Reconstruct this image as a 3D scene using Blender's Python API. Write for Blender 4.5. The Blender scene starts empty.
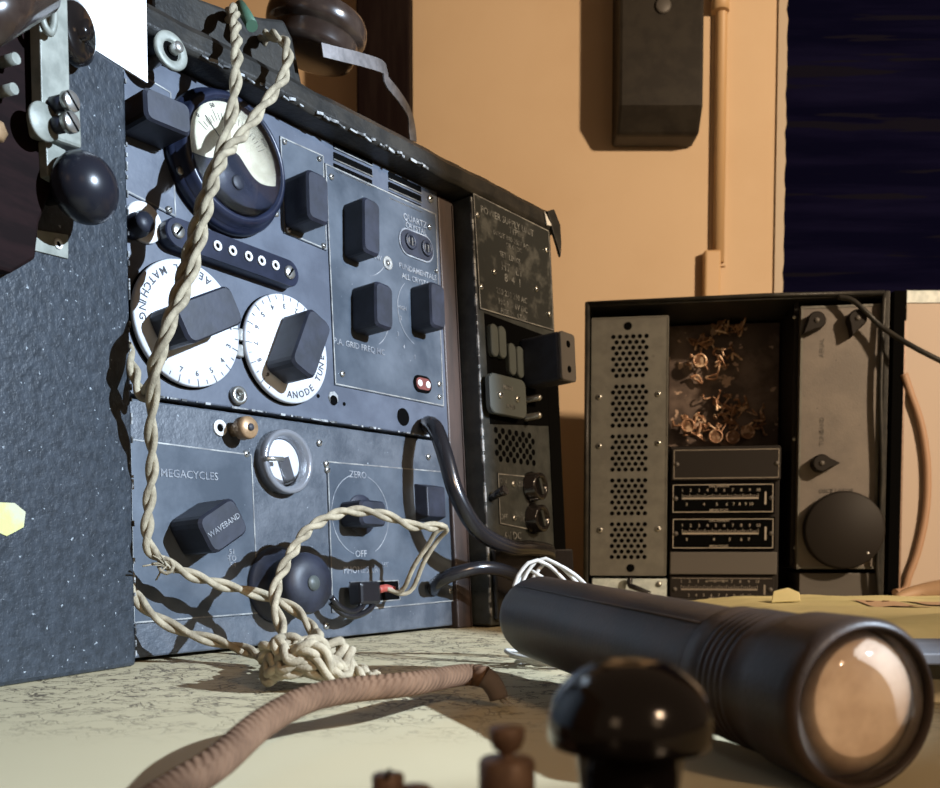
import bpy, bmesh, math, random
from mathutils import Vector as V, Matrix, Quaternion, noise
random.seed(7)
PI = math.pi
sc = bpy.context.scene
COL = sc.collection

# ------------------------------------------------------------------ camera
F = 955.0; PITCH = math.radians(3.0); H = 0.08
CX = 470.0; CYP = 548 + F*math.tan(PITCH)
CAM = V((0, 0, H))
FW = V((0, math.cos(PITCH), -math.sin(PITCH))); UP = V((0, math.sin(PITCH), math.cos(PITCH))); RT = V((1, 0, 0))
cd = bpy.data.cameras.new('camera'); co = bpy.data.objects.new('camera', cd); COL.objects.link(co)
co.location = CAM; co.rotation_euler = (PI/2 - PITCH, 0, 0)
cd.sensor_width = 36; cd.lens = 36*F/940; cd.shift_y = (CYP-394)/940; cd.clip_start = 0.01
cd.dof.use_dof = True; cd.dof.focus_distance = 0.68; cd.dof.aperture_fstop = 16
sc.camera = co

def ray(px, py): return (RT*(px-CX) + FW*F + UP*(CYP-py)).normalized()
def hit(px, py, o, n):
    d = ray(px, py); return CAM + d*((o-CAM).dot(n)/d.dot(n))
def T(px, py, z=0.0): return hit(px, py, V((0, 0, z)), V((0, 0, 1)))     # a point of a horizontal plane
def Yp(px, py, y): return hit(px, py, V((0, y, 0)), V((0, 1, 0)))        # a point of a plane facing the viewer

class Frame:
    def __init__(s, o, u, tilt=0.0):
        u = V((u.x, u.y, 0)).normalized(); n0 = V((u.y, -u.x, 0)); z = V((0, 0, 1))
        s.o = o; s.u = u; s.v = z*math.cos(tilt) - n0*math.sin(tilt); s.n = n0*math.cos(tilt) + z*math.sin(tilt)
        s.m = Matrix(((s.u.x, s.v.x, s.n.x, o.x), (s.u.y, s.v.y, s.n.y, o.y), (s.u.z, s.v.z, s.n.z, o.z), (0, 0, 0, 1)))
    def l(s, px, py, w=0.0):
        p = hit(px, py, s.o + s.n*w, s.n) - s.o
        return V((p.dot(s.u), p.dot(s.v), w))
    def w(s, px, py, w=0.0): return hit(px, py, s.o + s.n*w, s.n)

# ------------------------------------------------------------------ materials
def mat(name, col, rough=0.5, metal=0.0, var=None, vscale=30, vlo=0.4, vhi=0.6, bump=0, bscale=200, spec=0.5,
        fleck=None, fscale=300, fth=0.68, stretch=None, emit=None, coat=0):
    m = bpy.data.materials.new(name); m.use_nodes = True
    nt = m.node_tree; N = nt.nodes; L = nt.links; b = N['Principled BSDF']
    b.inputs['Roughness'].default_value = rough; b.inputs['Metallic'].default_value = metal
    b.inputs['Specular IOR Level'].default_value = spec; b.inputs['Coat Weight'].default_value = coat
    b.inputs['Base Color'].default_value = (*col, 1)
    tc = N.new('ShaderNodeTexCoord'); src = tc.outputs['Object']
    if stretch:
        mp = N.new('ShaderNodeMapping'); mp.inputs['Scale'].default_value = stretch; L.new(src, mp.inputs[0]); src = mp.outputs[0]
    cur = None
    def nz(scale, det=6):
        n = N.new('ShaderNodeTexNoise'); n.inputs['Scale'].default_value = scale; n.inputs['Detail'].default_value = det
        n.inputs['Roughness'].default_value = 0.6; L.new(src, n.inputs['Vector']); return n.outputs['Fac']
    def ramp(fac, lo, hi):
        r = N.new('ShaderNodeMapRange'); r.inputs['From Min'].default_value = lo; r.inputs['From Max'].default_value = hi
        L.new(fac, r.inputs['Value']); return r.outputs[0]
    def mix(fac, a, c):
        x = N.new('ShaderNodeMix'); x.data_type = 'RGBA'; L.new(fac, x.inputs['Factor'])
        if isinstance(a, tuple): x.inputs['A'].default_value = (*a, 1)
        else: L.new(a, x.inputs['A'])
        if isinstance(c, tuple): x.inputs['B'].default_value = (*c, 1)
        else: L.new(c, x.inputs['B'])
        return x.outputs['Result']
    if var: cur = mix(ramp(nz(vscale), vlo, vhi), col, var)
    if fleck: cur = mix(ramp(nz(fscale, 3), fth, fth+0.03), cur if cur else col, fleck)
    if cur: L.new(cur, b.inputs['Base Color'])
    if bump:
        bp = N.new('ShaderNodeBump'); bp.inputs['Strength'].default_value = bump; bp.inputs['Distance'].default_value = 0.001
        L.new(nz(bscale, 3), bp.inputs['Height']); L.new(bp.outputs[0], b.inputs['Normal'])
    if emit:
        b.inputs['Emission Color'].default_value = (*emit[0], 1); b.inputs['Emission Strength'].default_value = emit[1]
    m['h'] = 1
    return m

M = {}
M['box'] = mat('black_crackle_paint', (.016, .021, .027), .46, var=(.027, .034, .043), vscale=120, bump=1.0, bscale=190, fleck=(.26, .29, .31), fscale=230, fth=.675)  # pale flecks: worn paint, plus sparkle painted into the colour
M['panel'] = mat('blue_grey_panel', (.058, .068, .090), .38, var=(.085, .098, .125), vscale=22, bump=.12, bscale=300, fleck=(.22, .24, .28), fscale=330, fth=.74)
M['panel2'] = mat('textured_receiver_panel', (.040, .049, .062), .45, var=(.075, .085, .10), vscale=40, bump=.5, bscale=240, fleck=(.25, .28, .30), fscale=260, fth=.72)
M['plate'] = mat('etched_plate', (.042, .054, .070), .35, .15, var=(.105, .122, .145), vscale=13, vlo=.40, vhi=.66, bump=.1, bscale=160, fleck=(.26, .28, .29), fscale=260, fth=.73)
M['plateedge'] = mat('worn_plate_edge', (.30, .30, .28), .5, .3, var=(.14, .14, .14), vscale=60)
M['knob'] = mat('black_bakelite', (.008, .010, .017), .5, var=(.016, .019, .032), vscale=50, bump=.12, bscale=200, spec=.45)
M['bake'] = mat('glossy_bakelite', (.008, .007, .007), .13, spec=.6)
M['brownbake'] = mat('brown_bakelite', (.022, .014, .011), .22, var=(.04, .028, .022), vscale=30)
M['dial'] = mat('ivory_white_dial', (.56, .58, .62), .42, var=(.40, .41, .42), vscale=28, vlo=.5, vhi=.75)
M['meterface'] = mat('cream_meter_face', (.72, .68, .52), .5, var=(.50, .46, .34), vscale=40)
M['meter'] = mat('navy_black_meter_case', (.007, .010, .022), .3, var=(.015, .019, .038), vscale=40, spec=.4)
M['ink'] = mat('dark_engraving', (.03, .03, .035), .6)
M['white'] = mat('pale_engraving', (.27, .28, .29), .6, var=(.10, .11, .13), vscale=90, vlo=.35, vhi=.65)
M['worn'] = mat('rubbed_lettering', (.16, .165, .16), .6, var=(.05, .052, .05), vscale=90, vlo=.42, vhi=.55)
M['clear'] = mat('clear_window_bezel', (.20, .21, .23), .22, .25)
M['steel2'] = mat('grey_spring_steel', (.17, .16, .16), .55, .4, var=(.11, .105, .105), vscale=90)
M['ball'] = mat('ball_bakelite', (.010, .011, .016), .27, spec=.4)
M['zinc'] = mat('matt_zinc', (.25, .26, .225), .5, .15, var=(.17, .18, .155), vscale=70, bump=.15, bscale=300)
M['paper'] = mat('white_card_stock', (.88, .90, .90), .8)
M['steel'] = mat('dull_nickel', (.50, .50, .47), .32, .85, var=(.30, .30, .28), vscale=80)
M['ring'] = mat('white_insulator', (.62, .62, .60), .4)
M['brass'] = mat('old_brass', (.46, .30, .17), .4, .45, var=(.30, .19, .10), vscale=60)
M['brassdark'] = mat('tarnished_brass', (.26, .165, .11), .45, .15, var=(.18, .11, .075), vscale=120)
M['hole'] = mat('dark_hole', (.003, .003, .003), .9, spec=0)
M['casebl'] = mat('black_leathercloth', (.016, .016, .015), .42, var=(.03, .028, .024), vscale=40, bump=.5, bscale=220, fleck=(.12, .11, .10), fscale=90, fth=.76, spec=.25)
M['chip'] = mat('chipped_edge', (.30, .31, .31), .6, var=(.03, .03, .03), vscale=70, vlo=.45, vhi=.55)
M['wood'] = mat('brown_case_wood', (.045, .028, .022), .55, var=(.024, .016, .013), vscale=18, stretch=(4, .6, 4), bump=.2)
M['psu'] = mat('dark_green_grey_enamel', (.017, .020, .019), .45, var=(.034, .038, .036), vscale=60, bump=.35, bscale=240, fleck=(.22, .23, .22), fscale=160, fth=.74)
M['psuplate'] = mat('dark_name_plate', (.026, .029, .028), .35, .2, var=(.085, .088, .082), vscale=55, vlo=.52, vhi=.66)
M['pill'] = mat('grey_green_fuse', (.06, .07, .066), .5)
M['tan'] = mat('grey_tan_cotton_braid', (.36, .31, .215), .9, var=(.22, .185, .125), vscale=90, bump=.5, bscale=900)
M['browncord'] = mat('brown_cotton_braid', (.155, .090, .054), .9, var=(.105, .060, .036), spec=.1, vscale=60)
M['frayed'] = mat('frayed_cord_end', (.10, .075, .06), .8)
M['rubber'] = mat('black_rubber', (.010, .010, .012), .22, spec=.6)
M['red'] = mat('red_sleeve', (.28, .05, .035), .5)
M['darkred'] = mat('dull_red_insert', (.12, .030, .025), .5)
M['green'] = mat('green_sleeve', (.05, .11, .07), .5)
M['torch'] = mat('brown_black_ribbed_shell', (.042, .027, .019), .42, var=(.026, .019, .015), vscale=30, bump=.15, bscale=500, spec=.25)
M['lensback'] = mat('frosted_reflector', (.80, .66, .52), .5, .0, var=(.62, .48, .36), vscale=45)
M['bulb'] = mat('dull_bulb', (.75, .6, .4), .15)
M['rig'] = mat('grey_hammered_metal', (.135, .132, .115), .45, .15, var=(.11, .107, .094), vscale=50, bump=.2, bscale=400, fleck=(.10, .095, .085), fscale=130, fth=.68)
M['rig2'] = mat('warm_grey_enamel', (.145, .125, .108), .5, .1, var=(.115, .10, .088), vscale=20, bump=.2, bscale=400, fleck=(.08, .07, .06), fscale=110, fth=.69)
M['bez'] = mat('dark_brown_plate', (.012, .0095, .008), .6, spec=.2)
M['bezdark'] = mat('dark_brown_painted_metal', (.014, .011, .008), .5, var=(.022, .018, .013), vscale=30, fleck=(.10, .08, .06), fscale=70, fth=.74, spec=.25)
M['bezgrey'] = mat('mid_grey_plate', (.07, .063, .056), .55)
M['softwhite'] = mat('yellowed_scale_line', (.30, .265, .22), .6)
M['softdim'] = mat('dim_scale_line', (.20, .175, .145), .6)
M['rust'] = mat('corroded_copper_works', (.30, .16, .09), .45, .3, var=(.75, .55, .38), vscale=70, vlo=.5, vhi=.6, bump=.6, bscale=200)
M['inner'] = mat('dark_inner_chassis', (.06, .042, .034), .4, .2, var=(.15, .11, .09), vscale=16, vlo=.45, vhi=.6, fleck=(.45, .32, .24), fscale=45, fth=.62)
M['wall'] = mat('orange_cream_plaster', (.57, .42, .27), .75, var=(.54, .39, .245), vscale=3, bump=.12, bscale=60)
M['pipe'] = mat('painted_conduit', (.52, .34, .175), .5)
M['post'] = mat('black_brown_post', (.009, .005, .005), .7, var=(.014, .009, .008), vscale=12, stretch=(5, 5, .5), spec=.04)
M['winblue'] = mat('night_blue_blackout_pane', (.0022, .0022, .010), .7, var=(.006, .0055, .021), vscale=3, vlo=.45, vhi=.75, stretch=(.6, 1, 9), fleck=(.006, .0055, .0105), fscale=4, fth=.60, spec=.0)
M['trim'] = mat('window_trim_paint', (.42, .34, .25), .6)
M['board'] = mat('off_white_board', (.42, .34, .28), .7)
M['bstrip'] = mat('pale_blue_strip', (.50, .56, .55), .5, var=(.36, .42, .42), vscale=80)
M['pinkcable'] = mat('tan_rubber_cable', (.36, .22, .14), .55)
M['silk'] = mat('yellow_green_silk', (.62, .56, .31), .7, var=(.50, .46, .24), vscale=10, bump=.3, bscale=60)
M['silk2'] = mat('cream_silk', (.66, .60, .42), .7, var=(.54, .49, .34), vscale=14, bump=.3, bscale=60)
M['silkprint'] = mat('pink_print', (.52, .36, .24), .7)
M['silkgreen'] = mat('green_print', (.17, .20, .11), .7)
M['booklet'] = mat('blue_grey_cover', (.12, .125, .135), .6, var=(.09, .095, .105), vscale=40)
M['yellow'] = mat('yellow_paint_chip', (.46, .45, .17), .7, var=(.42, .42, .28), vscale=60)
M['leather'] = mat('tan_leather', (.30, .19, .11), .6)
M['wirewhite'] = mat('grey_white_wire', (.42, .40, .36), .5)
M['floor'] = mat('dark_floor', (.08, .055, .04), .6, var=(.05, .035, .03), vscale=5)
M['keywood'] = mat('dark_key_base', (.007, .004, .004), .7, var=(.012, .006, .006), spec=.05, vscale=20, stretch=(1, 5, 1))

# clear lens glass
g = bpy.data.materials.new('lens_glass'); g.use_nodes = True
nt = g.node_tree; b = nt.nodes['Principled BSDF']; out = nt.nodes['Material Output']
tr = nt.nodes.new('ShaderNodeBsdfTransparent'); mx = nt.nodes.new('ShaderNodeMixShader'); lw = nt.nodes.new('ShaderNodeFresnel'); gl = nt.nodes.new('ShaderNodeBsdfGlossy')
gl.inputs['Roughness'].default_value = .05; lw.inputs['IOR'].default_value = 1.35; nt.nodes.remove(b)
nt.links.new(lw.outputs[0], mx.inputs[0]); nt.links.new(tr.outputs[0], mx.inputs[1]); nt.links.new(gl.outputs[0], mx.inputs[2]); nt.links.new(mx.outputs[0], out.inputs[0])
M['glass'] = g

# crackled cream table paint
def table_mat():
    m = bpy.data.materials.new('crackled_cream_paint'); m.use_nodes = True
    nt = m.node_tree; N = nt.nodes; L = nt.links; b = N['Principled BSDF']; b.inputs['Roughness'].default_value = .6
    tc = N.new('ShaderNodeTexCoord'); P = tc.outputs['Object']
    def noise_(s, det=6, vec=P):
        n = N.new('ShaderNodeTexNoise'); n.inputs['Scale'].default_value = s; n.inputs['Detail'].default_value = det; L.new(vec, n.inputs['Vector']); return n
    def cracks(scale, stretch, lo, hi):
        mp = N.new('ShaderNodeMapping'); mp.inputs['Scale'].default_value = stretch; mp.inputs['Rotation'].default_value = (0, 0, .35)
        nn = noise_(35, 4); ad = N.new('ShaderNodeMixRGB'); ad.blend_type = 'LINEAR_LIGHT'; ad.inputs[0].default_value = .018
        L.new(P, ad.inputs[1]); L.new(nn.outputs['Color'], ad.inputs[2]); L.new(ad.outputs[0], mp.inputs[0])
        v = N.new('ShaderNodeTexVoronoi'); v.feature = 'DISTANCE_TO_EDGE'; v.inputs['Scale'].default_value = scale; L.new(mp.outputs[0], v.inputs['Vector'])
        r = N.new('ShaderNodeMapRange'); r.inputs['From Min'].default_value = lo; r.inputs['From Max'].default_value = hi
        r.inputs['To Min'].default_value = 1; r.inputs['To Max'].default_value = 0; L.new(v.outputs['Distance'], r.inputs['Value']); return r.outputs[0]
    c1 = cracks(105, (1, 2.0, 1), .02, .115); c2 = cracks(22, (1, 1.2, 1), .004, .012)
    mk = N.new('ShaderNodeMapRange'); mk.inputs['From Min'].default_value = .46; mk.inputs['From Max'].default_value = .54
    L.new(noise_(55, 3).outputs['Fac'], mk.inputs['Value'])
    # the paint has crazed in the far strip by the sets; nearer the edge it is whole
    sx = N.new('ShaderNodeSeparateXYZ'); L.new(P, sx.inputs[0])
    ys = N.new('ShaderNodeMapRange'); ys.inputs['From Min'].default_value = .38; ys.inputs['From Max'].default_value = .50; L.new(sx.outputs['Y'], ys.inputs['Value'])
    def mul(a, c):
        x = N.new('ShaderNodeMath'); x.operation = 'MULTIPLY'; L.new(a, x.inputs[0]); L.new(c, x.inputs[1]); return x.outputs[0]
    cc = mul(mul(c1, mk.outputs[0]), ys.outputs[0])
    mxx = N.new('ShaderNodeMath'); mxx.operation = 'MAXIMUM'; L.new(cc, mxx.inputs[0]); L.new(mul(c2, ys.outputs[0]), mxx.inputs[1])
    base = N.new('ShaderNodeMix'); base.data_type = 'RGBA'; base.inputs['A'].default_value = (.50, .43, .27, 1); base.inputs['B'].default_value = (.42, .36, .22, 1)
    L.new(noise_(6).outputs['Fac'], base.inputs['Factor'])
    m2 = N.new('ShaderNodeMix'); m2.data_type = 'RGBA'; L.new(mxx.outputs[0], m2.inputs['Factor']); L.new(base.outputs['Result'], m2.inputs['A']); m2.inputs['B'].default_value = (.09, .068, .042, 1)
    L.new(m2.outputs['Result'], b.inputs['Base Color'])
    bp = N.new('ShaderNodeBump'); bp.inputs['Strength'].default_value = .4; bp.inputs['Distance'].default_value = .001; bp.invert = True
    L.new(mxx.outputs[0], bp.inputs['Height']); L.new(bp.outputs[0], b.inputs['Normal'])
    return m
M['table'] = table_mat()

# braid pattern for the thick cord (follows its uv)
def braid(m, su, sv):
    nt = m.node_tree; N = nt.nodes; L = nt.links; b = N['Principled BSDF']
    uv = N.new('ShaderNodeUVMap'); mp = N.new('ShaderNodeMapping'); mp.inputs['Scale'].default_value = (su, sv, 1); L.new(uv.outputs[0], mp.inputs[0])
    ck = N.new('ShaderNodeTexWave'); ck.inputs['Scale'].default_value = 1; ck.bands_direction = 'DIAGONAL'; L.new(mp.outputs[0], ck.inputs[0])
    bp = N.new('ShaderNodeBump'); bp.inputs['Strength'].default_value = .9; bp.inputs['Distance'].default_value = .0008
    L.new(ck.outputs['Fac'], bp.inputs['Height']); L.new(bp.outputs[0], b.inputs['Normal'])
braid(M['browncord'], 4, 150)

# ------------------------------------------------------------------ mesh builder
class MB:
    def __init__(s): s.bm = bmesh.new(); s.uv = s.bm.loops.layers.uv.new('uv')
    def box(s, c, size, rot=None, taper=1.0):
        c = V(c); q = rot or Matrix.Identity(3); vs = []
        for z in (-1, 1):
            k = taper if z == 1 else 1
            for x, y in ((-1, -1), (1, -1), (1, 1), (-1, 1)):
                vs.append(s.bm.verts.new(c + q @ V((x*size[0]/2*k, y*size[1]/2*k, z*size[2]/2))))
        for f in ((3, 2, 1, 0), (4, 5, 6, 7), (0, 1, 5, 4), (1, 2, 6, 5), (2, 3, 7, 6), (3, 0, 4, 7)):
            s.bm.faces.new([vs[i] for i in f])
        return s
    def prism(s, pts, z0, z1, rot=None, o=(0, 0, 0), smooth=False, inset=0):
        q = rot or Matrix.Identity(3); o = V(o); n = len(pts)
        cx = sum(p[0] for p in pts)/n; cy = sum(p[1] for p in pts)/n
        A = [s.bm.verts.new(o + q @ V((p[0], p[1], z0))) for p in pts]
        if inset:
            B0 = [s.bm.verts.new(o + q @ V((p[0], p[1], z1-inset))) for p in pts]
            def sh(p):
                d = V((p[0]-cx, p[1]-cy)); l = d.length; d *= (l-inset)/l if l > inset else 1; return (cx+d.x, cy+d.y)
            B1 = [s.bm.verts.new(o + q @ V((*sh(p), z1))) for p in pts]; rings = [A, B0, B1]
        else: rings = [A, [s.bm.verts.new(o + q @ V((p[0], p[1], z1))) for p in pts]]
        s.bm.faces.new(A[::-1]); s.bm.faces.new(rings[-1])
        for a, b_ in zip(rings, rings[1:]):
            for i in range(n):
                f = s.bm.faces.new((a[i], a[(i+1) % n], b_[(i+1) % n], b_[i])); f.smooth = smooth
        return s
    def lathe(s, prof, o=(0, 0, 0), ax=(0, 0, 1), seg=40, smooth=True, sx=1.0):   # prof: (r, h) from base to tip
        ax = V(ax).normalized(); q = ax.to_track_quat('Z', 'Y').to_matrix(); o = V(o); rings = []
        for r, h in prof:
            if r < 1e-6: rings.append([s.bm.verts.new(o + q @ V((0, 0, h)))])
            else: rings.append([s.bm.verts.new(o + q @ V((r*math.cos(2*PI*i/seg)*sx, r*math.sin(2*PI*i/seg), h))) for i in range(seg)])
        for a, b_ in zip(rings, rings[1:]):
            for i in range(seg):
                j = (i+1) % seg
                if len(a) == 1 and len(b_) == 1: continue
                if len(a) == 1: vs = (a[0], b_[j], b_[i])[::-1] if False else (a[0], b_[j], b_[i])
                elif len(b_) == 1: vs = (a[i], a[j], b_[0])
                else: vs = (a[i], a[j], b_[j], b_[i])
                f = s.bm.faces.new(vs); f.smooth = smooth
        if len(rings[0]) > 1: s.bm.faces.new(rings[0][::-1])
        if len(rings[-1]) > 1: s.bm.faces.new(rings[-1])
        return s
    def cyl(s, o, r, h, ax=(0, 0, 1), seg=24, ch=0.0):
        if ch: return s.lathe([(r, 0), (r, h-ch), (r-ch, h), (0, h)], o, ax, seg)
        return s.lathe([(r, 0), (r, h)], o, ax, seg)
    def ring(s, o, r1, r2, h, ax=(0, 0, 1), seg=40):
        return s.lathe([(r1, 0), (r2, 0), (r2, h*.8), (r2-(r2-r1)*.15, h), (r1+(r2-r1)*.15, h), (r1, h*.8), (r1, 0)], o, ax, seg)
    def tube(s, pts, r, seg=10, cap=True, rfn=None):
        n = len(pts); t = (pts[1]-pts[0]).normalized(); up = t.orthogonal().normalized(); rings = []; L = 0; ls = []
        for i, p in enumerate(pts):
            t2 = (pts[min(i+1, n-1)] - pts[max(i-1, 0)]).normalized()
            up = (t.rotation_difference(t2) @ up); up = (up - t2*up.dot(t2)).normalized(); t = t2; sd = t.cross(up)
            if i: L += (pts[i]-pts[i-1]).length
            ls.append(L); rr = rfn(i/(n-1)) if rfn else r
            rings.append([s.bm.verts.new(p + (up*math.cos(2*PI*k/seg) + sd*math.sin(2*PI*k/seg))*rr) for k in range(seg)])
        for i in range(n-1):
            a, b_ = rings[i], rings[i+1]
            for k in range(seg):
                j = (k+1) % seg; f = s.bm.faces.new((a[k], a[j], b_[j], b_[k])); f.smooth = True
                for lp, uv in zip(f.loops, ((k/seg, ls[i]), ((k+1)/seg, ls[i]), ((k+1)/seg, ls[i+1]), (k/seg, ls[i+1]))): lp[s.uv].uv = uv
        if cap: s.bm.faces.new(rings[0][::-1]); s.bm.faces.new(rings[-1])
        return s
    def text(s, txt, m, size, thick=0.0002):
        cu = bpy.data.curves.new('t', 'FONT'); cu.body = txt; cu.size = size; cu.align_x = 'CENTER'; cu.align_y = 'CENTER'; cu.extrude = thick; cu.resolution_u = 2; cu.offset = size*.008
        ob = bpy.data.objects.new('t', cu); COL.objects.link(ob)
        bpy.context.view_layer.update()
        me = ob.to_mesh(); me.transform(m); s.bm.from_mesh(me); ob.to_mesh_clear()
        bpy.data.objects.remove(ob); bpy.data.curves.remove(cu); return s
    def build(s, name, m, parent=None, bevel=0, loc=None, seg=2, recalc=True):
        if recalc: bmesh.ops.recalc_face_normals(s.bm, faces=s.bm.faces)
        me = bpy.data.meshes.new(name); s.bm.to_mesh(me); s.bm.free(); me.materials.append(m if not isinstance(m, str) else M[m])
        o = bpy.data.objects.new(name, me); COL.objects.link(o)
        if parent is not None:
            o.parent = parent
            if 'ofs' in parent: o.location = -V(parent['ofs'])
        if loc is not None: o.location = loc
        if bevel:
            b = o.modifiers.new('bevel', 'BEVEL'); b.width = bevel; b.segments = seg; b.limit_method = 'ANGLE'; b.angle_limit = math.radians(40)
            b.harden_normals = False
        return o

def tag(o, label, cat, group=None):
    o['label'] = label; o['category'] = cat
    if group: o['group'] = group
    return o
def thing(name, label, cat, m=None, base=(0, 0, 0), group=None):
    o = bpy.data.objects.new(name, None); COL.objects.link(o); o.empty_display_size = .02
    m = m or Matrix.Identity(4); base = V(base)
    o.matrix_world = m @ Matrix.Translation(base); o['ofs'] = list(base)
    return tag(o, label, cat, group)
def struct(mb, name, m, **k):
    o = mb.build(name, m, **k); o['kind'] = 'structure'; return o
def one(mb, name, m, label, cat, base=None, group=None, **k):                     # a thing that is one mesh
    o = mb.build(name, m, **k)
    if base is not None:
        o.data.transform(Matrix.Translation(-V(base))); o.location = base
    return tag(o, label, cat, group)

def smoothpath(pts, step=0.003):
    P = [pts[0]*2-pts[1]] + list(pts) + [pts[-1]*2-pts[-2]]; out = []
    for i in range(1, len(P)-2):
        p0, p1, p2, p3 = P[i-1:i+3]; n = max(2, int((p2-p1).length/step))
        for k in range(n):
            t = k/n; out.append(.5*((2*p1) + (p2-p0)*t + (2*p0-5*p1+4*p2-p3)*t*t + (3*p1-p0-3*p2+p3)*t**3))
    out.append(P[-2]); return out
def twisted(mb, pts, r=.0024, off=.0022, pitch=.044, ph=0, step=.0022):
    path = smoothpath(pts, step); n = len(path); t = (path[1]-path[0]).normalized(); up = t.orthogonal().normalized(); a = ph; s1 = []; s2 = []
    for i, p in enumerate(path):
        t2 = (path[min(i+1, n-1)]-path[max(i-1, 0)]).normalized(); up = t.rotation_difference(t2) @ up; up = (up-t2*up.dot(t2)).normalized(); t = t2; sd = t.cross(up)
        if i: a += 2*PI*(p-path[i-1]).length/pitch*(1+.25*math.sin(i*.07+ph))
        o = up*math.cos(a)*off + sd*math.sin(a)*off
        s1.append(p+o); s2.append(p-o)
    mb.tube(s1, r, 8); mb.tube(s2, r, 8); return s1, s2

Zr = lambda a: Matrix.Rotation(a, 3, 'Z')
def rrect(w, h, r, n=5, cx=0, cy=0, ang=0):
    pts = []
    for sx, sy, a0 in ((1, -1, -PI/2), (1, 1, 0), (-1, 1, PI/2), (-1, -1, PI)):
        for k in range(n+1):
            a = a0 + PI/2*k/n; pts.append((sx*(w/2-r)+r*math.cos(a), sy*(h/2-r)+r*math.sin(a)))
    c, s = math.cos(ang), math.sin(ang)
    return [(cx+x*c-y*s, cy+x*s+y*c) for x, y in pts]

# ------------------------------------------------------------------ frames
FP = Frame(T(137, 664), ray(1195, 548), math.radians(3.4))        # the main set's panels
FB = Frame(T(137, 666), ray(880, 548), 0.0)                       # the black box at the left

def screw(F_, par, px, py, w, r=.0028, h=.0018, name='screw', m='steel', ang=.6):
    c = F_.l(px, py, w); mb = MB()
    mb.lathe([(r, 0), (r, h*.5), (r*.75, h), (0, h*1.1)], c, seg=16)
    o = mb.build(name, m, par)
    MB().box((c.x, c.y, c.z+h*1.08), (r*1.5, r*.3, .0002), Zr(ang)).build('screw_slot', 'hole', None).parent = o
    return o
def plate(F_, par, px, name, m, w0, th=.0012, edge=True, em='plateedge'):
    pts = [F_.l(x, y, w0) for x, y in px]; c = sum(pts, V((0, 0, 0)))/len(pts)
    o = MB().prism([(p.x, p.y) for p in pts], w0, w0+th).build(name, m, par)
    if edge:
        e = MB(); n = len(pts)
        for i in range(n):
            a, b_ = pts[i].copy(), pts[(i+1) % n].copy(); ins = .0012
            a += (c-a).normalized()*ins; b_ += (c-b_).normalized()*ins; d = b_-a
            e.box(((a.x+b_.x)/2, (a.y+b_.y)/2, w0+th+.0001), (d.length, .0011, .0004), Zr(math.atan2(d.y, d.x)))
        e.build('plate_border', em, o)
    return o
def bar_knob(F_, par, p1, p2, W, D, w0=0.0, name='bar_knob', m='knob', skirt=0, label=None, txt=None):
    a = F_.l(*p1, w0+D); b_ = F_.l(*p2, w0+D); c = (a+b_)/2; d = b_-a; Ln = d.length; ang = math.atan2(d.y, d.x)
    mb = MB(); mb.prism(rrect(Ln, W, W*.22, 3), w0+.002, w0+D, Zr(ang), (c.x, c.y, 0), inset=.0022)
    if skirt: mb.cyl((c.x, c.y, w0), skirt, .004, ch=.001)
    else: mb.cyl((c.x, c.y, w0), W*.45, .003)
    o = mb.build(name, m, par)
    if label: o['label'] = label
    if txt:
        t = MB(); t.text(txt, Matrix.Translation((c.x-math.sin(ang)*W*-.0, c.y, w0+D+.0002)) @ Matrix.Rotation(ang, 4, 'Z'), W*.20); t.build('lettering', 'white', None).parent = o
    return o
def lettering(F_, par, items, w, m='white', name='lettering'):
    for s_, px, py, size, *a in items:
        c = F_.l(px, py, w); t = MB(); t.text(s_, Matrix.Translation(c) @ Matrix.Rotation(a[0] if a else 0, 4, 'Z'), size)
        t.build(name, m, par, recalc=False)
def socket(F_, par, px, py, w, r=.004, name='socket', m='ring'):
    c = F_.l(px, py, w); o = MB().ring(c, r*.5, r, .0015).build(name, m, par)
    MB().cyl((c.x, c.y, c.z+.0001), r*.52, .0004, seg=16).build('socket_hole', 'hole', None).parent = o
    return o

# ================================================================== SETTING
WY = 1.80
w = MB()
win_x0 = Yp(779, 150, WY).x; win_z0 = Yp(779, 291, WY).z - .02; win_x1 = win_x0+1.0; ztop = 1.75; X0, X1 = -1.35, 2.0
w.box(((X0+win_x0)/2, WY+.06, (ztop-.75)/2), (win_x0-X0, .12, ztop+.75))
w.box(((win_x1+win_x0)/2, WY+.06, (win_z0-.75)/2), (win_x1-win_x0, .12, win_z0+.75))
w.box(((X1+win_x1)/2, WY+.06, (ztop-.75)/2), (X1-win_x1, .12, ztop+.75))
w.box(((win_x1+win_x0)/2, WY+.06, ztop-.1), (win_x1-win_x0, .12, .2))
struct(w, 'wall_back', 'wall')
w = MB(); w.box((X0-.05, .6, .5), (.1, 2.5, 2.5)); struct(w, 'wall_left', 'wall')
w = MB(); w.box(((X0+X1)/2, .6, -.80), (X1-X0, 2.5, .1)); struct(w, 'floor', 'floor')
w = MB(); w.box(((win_x0+win_x1)/2, WY+.035, (win_z0+ztop-.2)/2), (win_x1-win_x0-.004, .01, ztop-.2-win_z0-.004))
wn = struct(w, 'window_1', 'winblue')
# ragged painted strip down the left reveal of the window
tr_ = MB(); n = 60; zs = [win_z0+(ztop-.2-win_z0)*i/n for i in range(n+1)]
pts = [(win_x0-.006, z) for z in zs] + [(win_x0+.010+.0035*noise.noise(V((z*40, 0, 0))), z) for z in zs[::-1]]
tr_.prism(pts, -.002, .004, Matrix.Rotation(PI/2, 3, 'X'), (0, WY-.001, 0)); o = tr_.build('trim_1', 'trim'); o['kind'] = 'structure'
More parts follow.
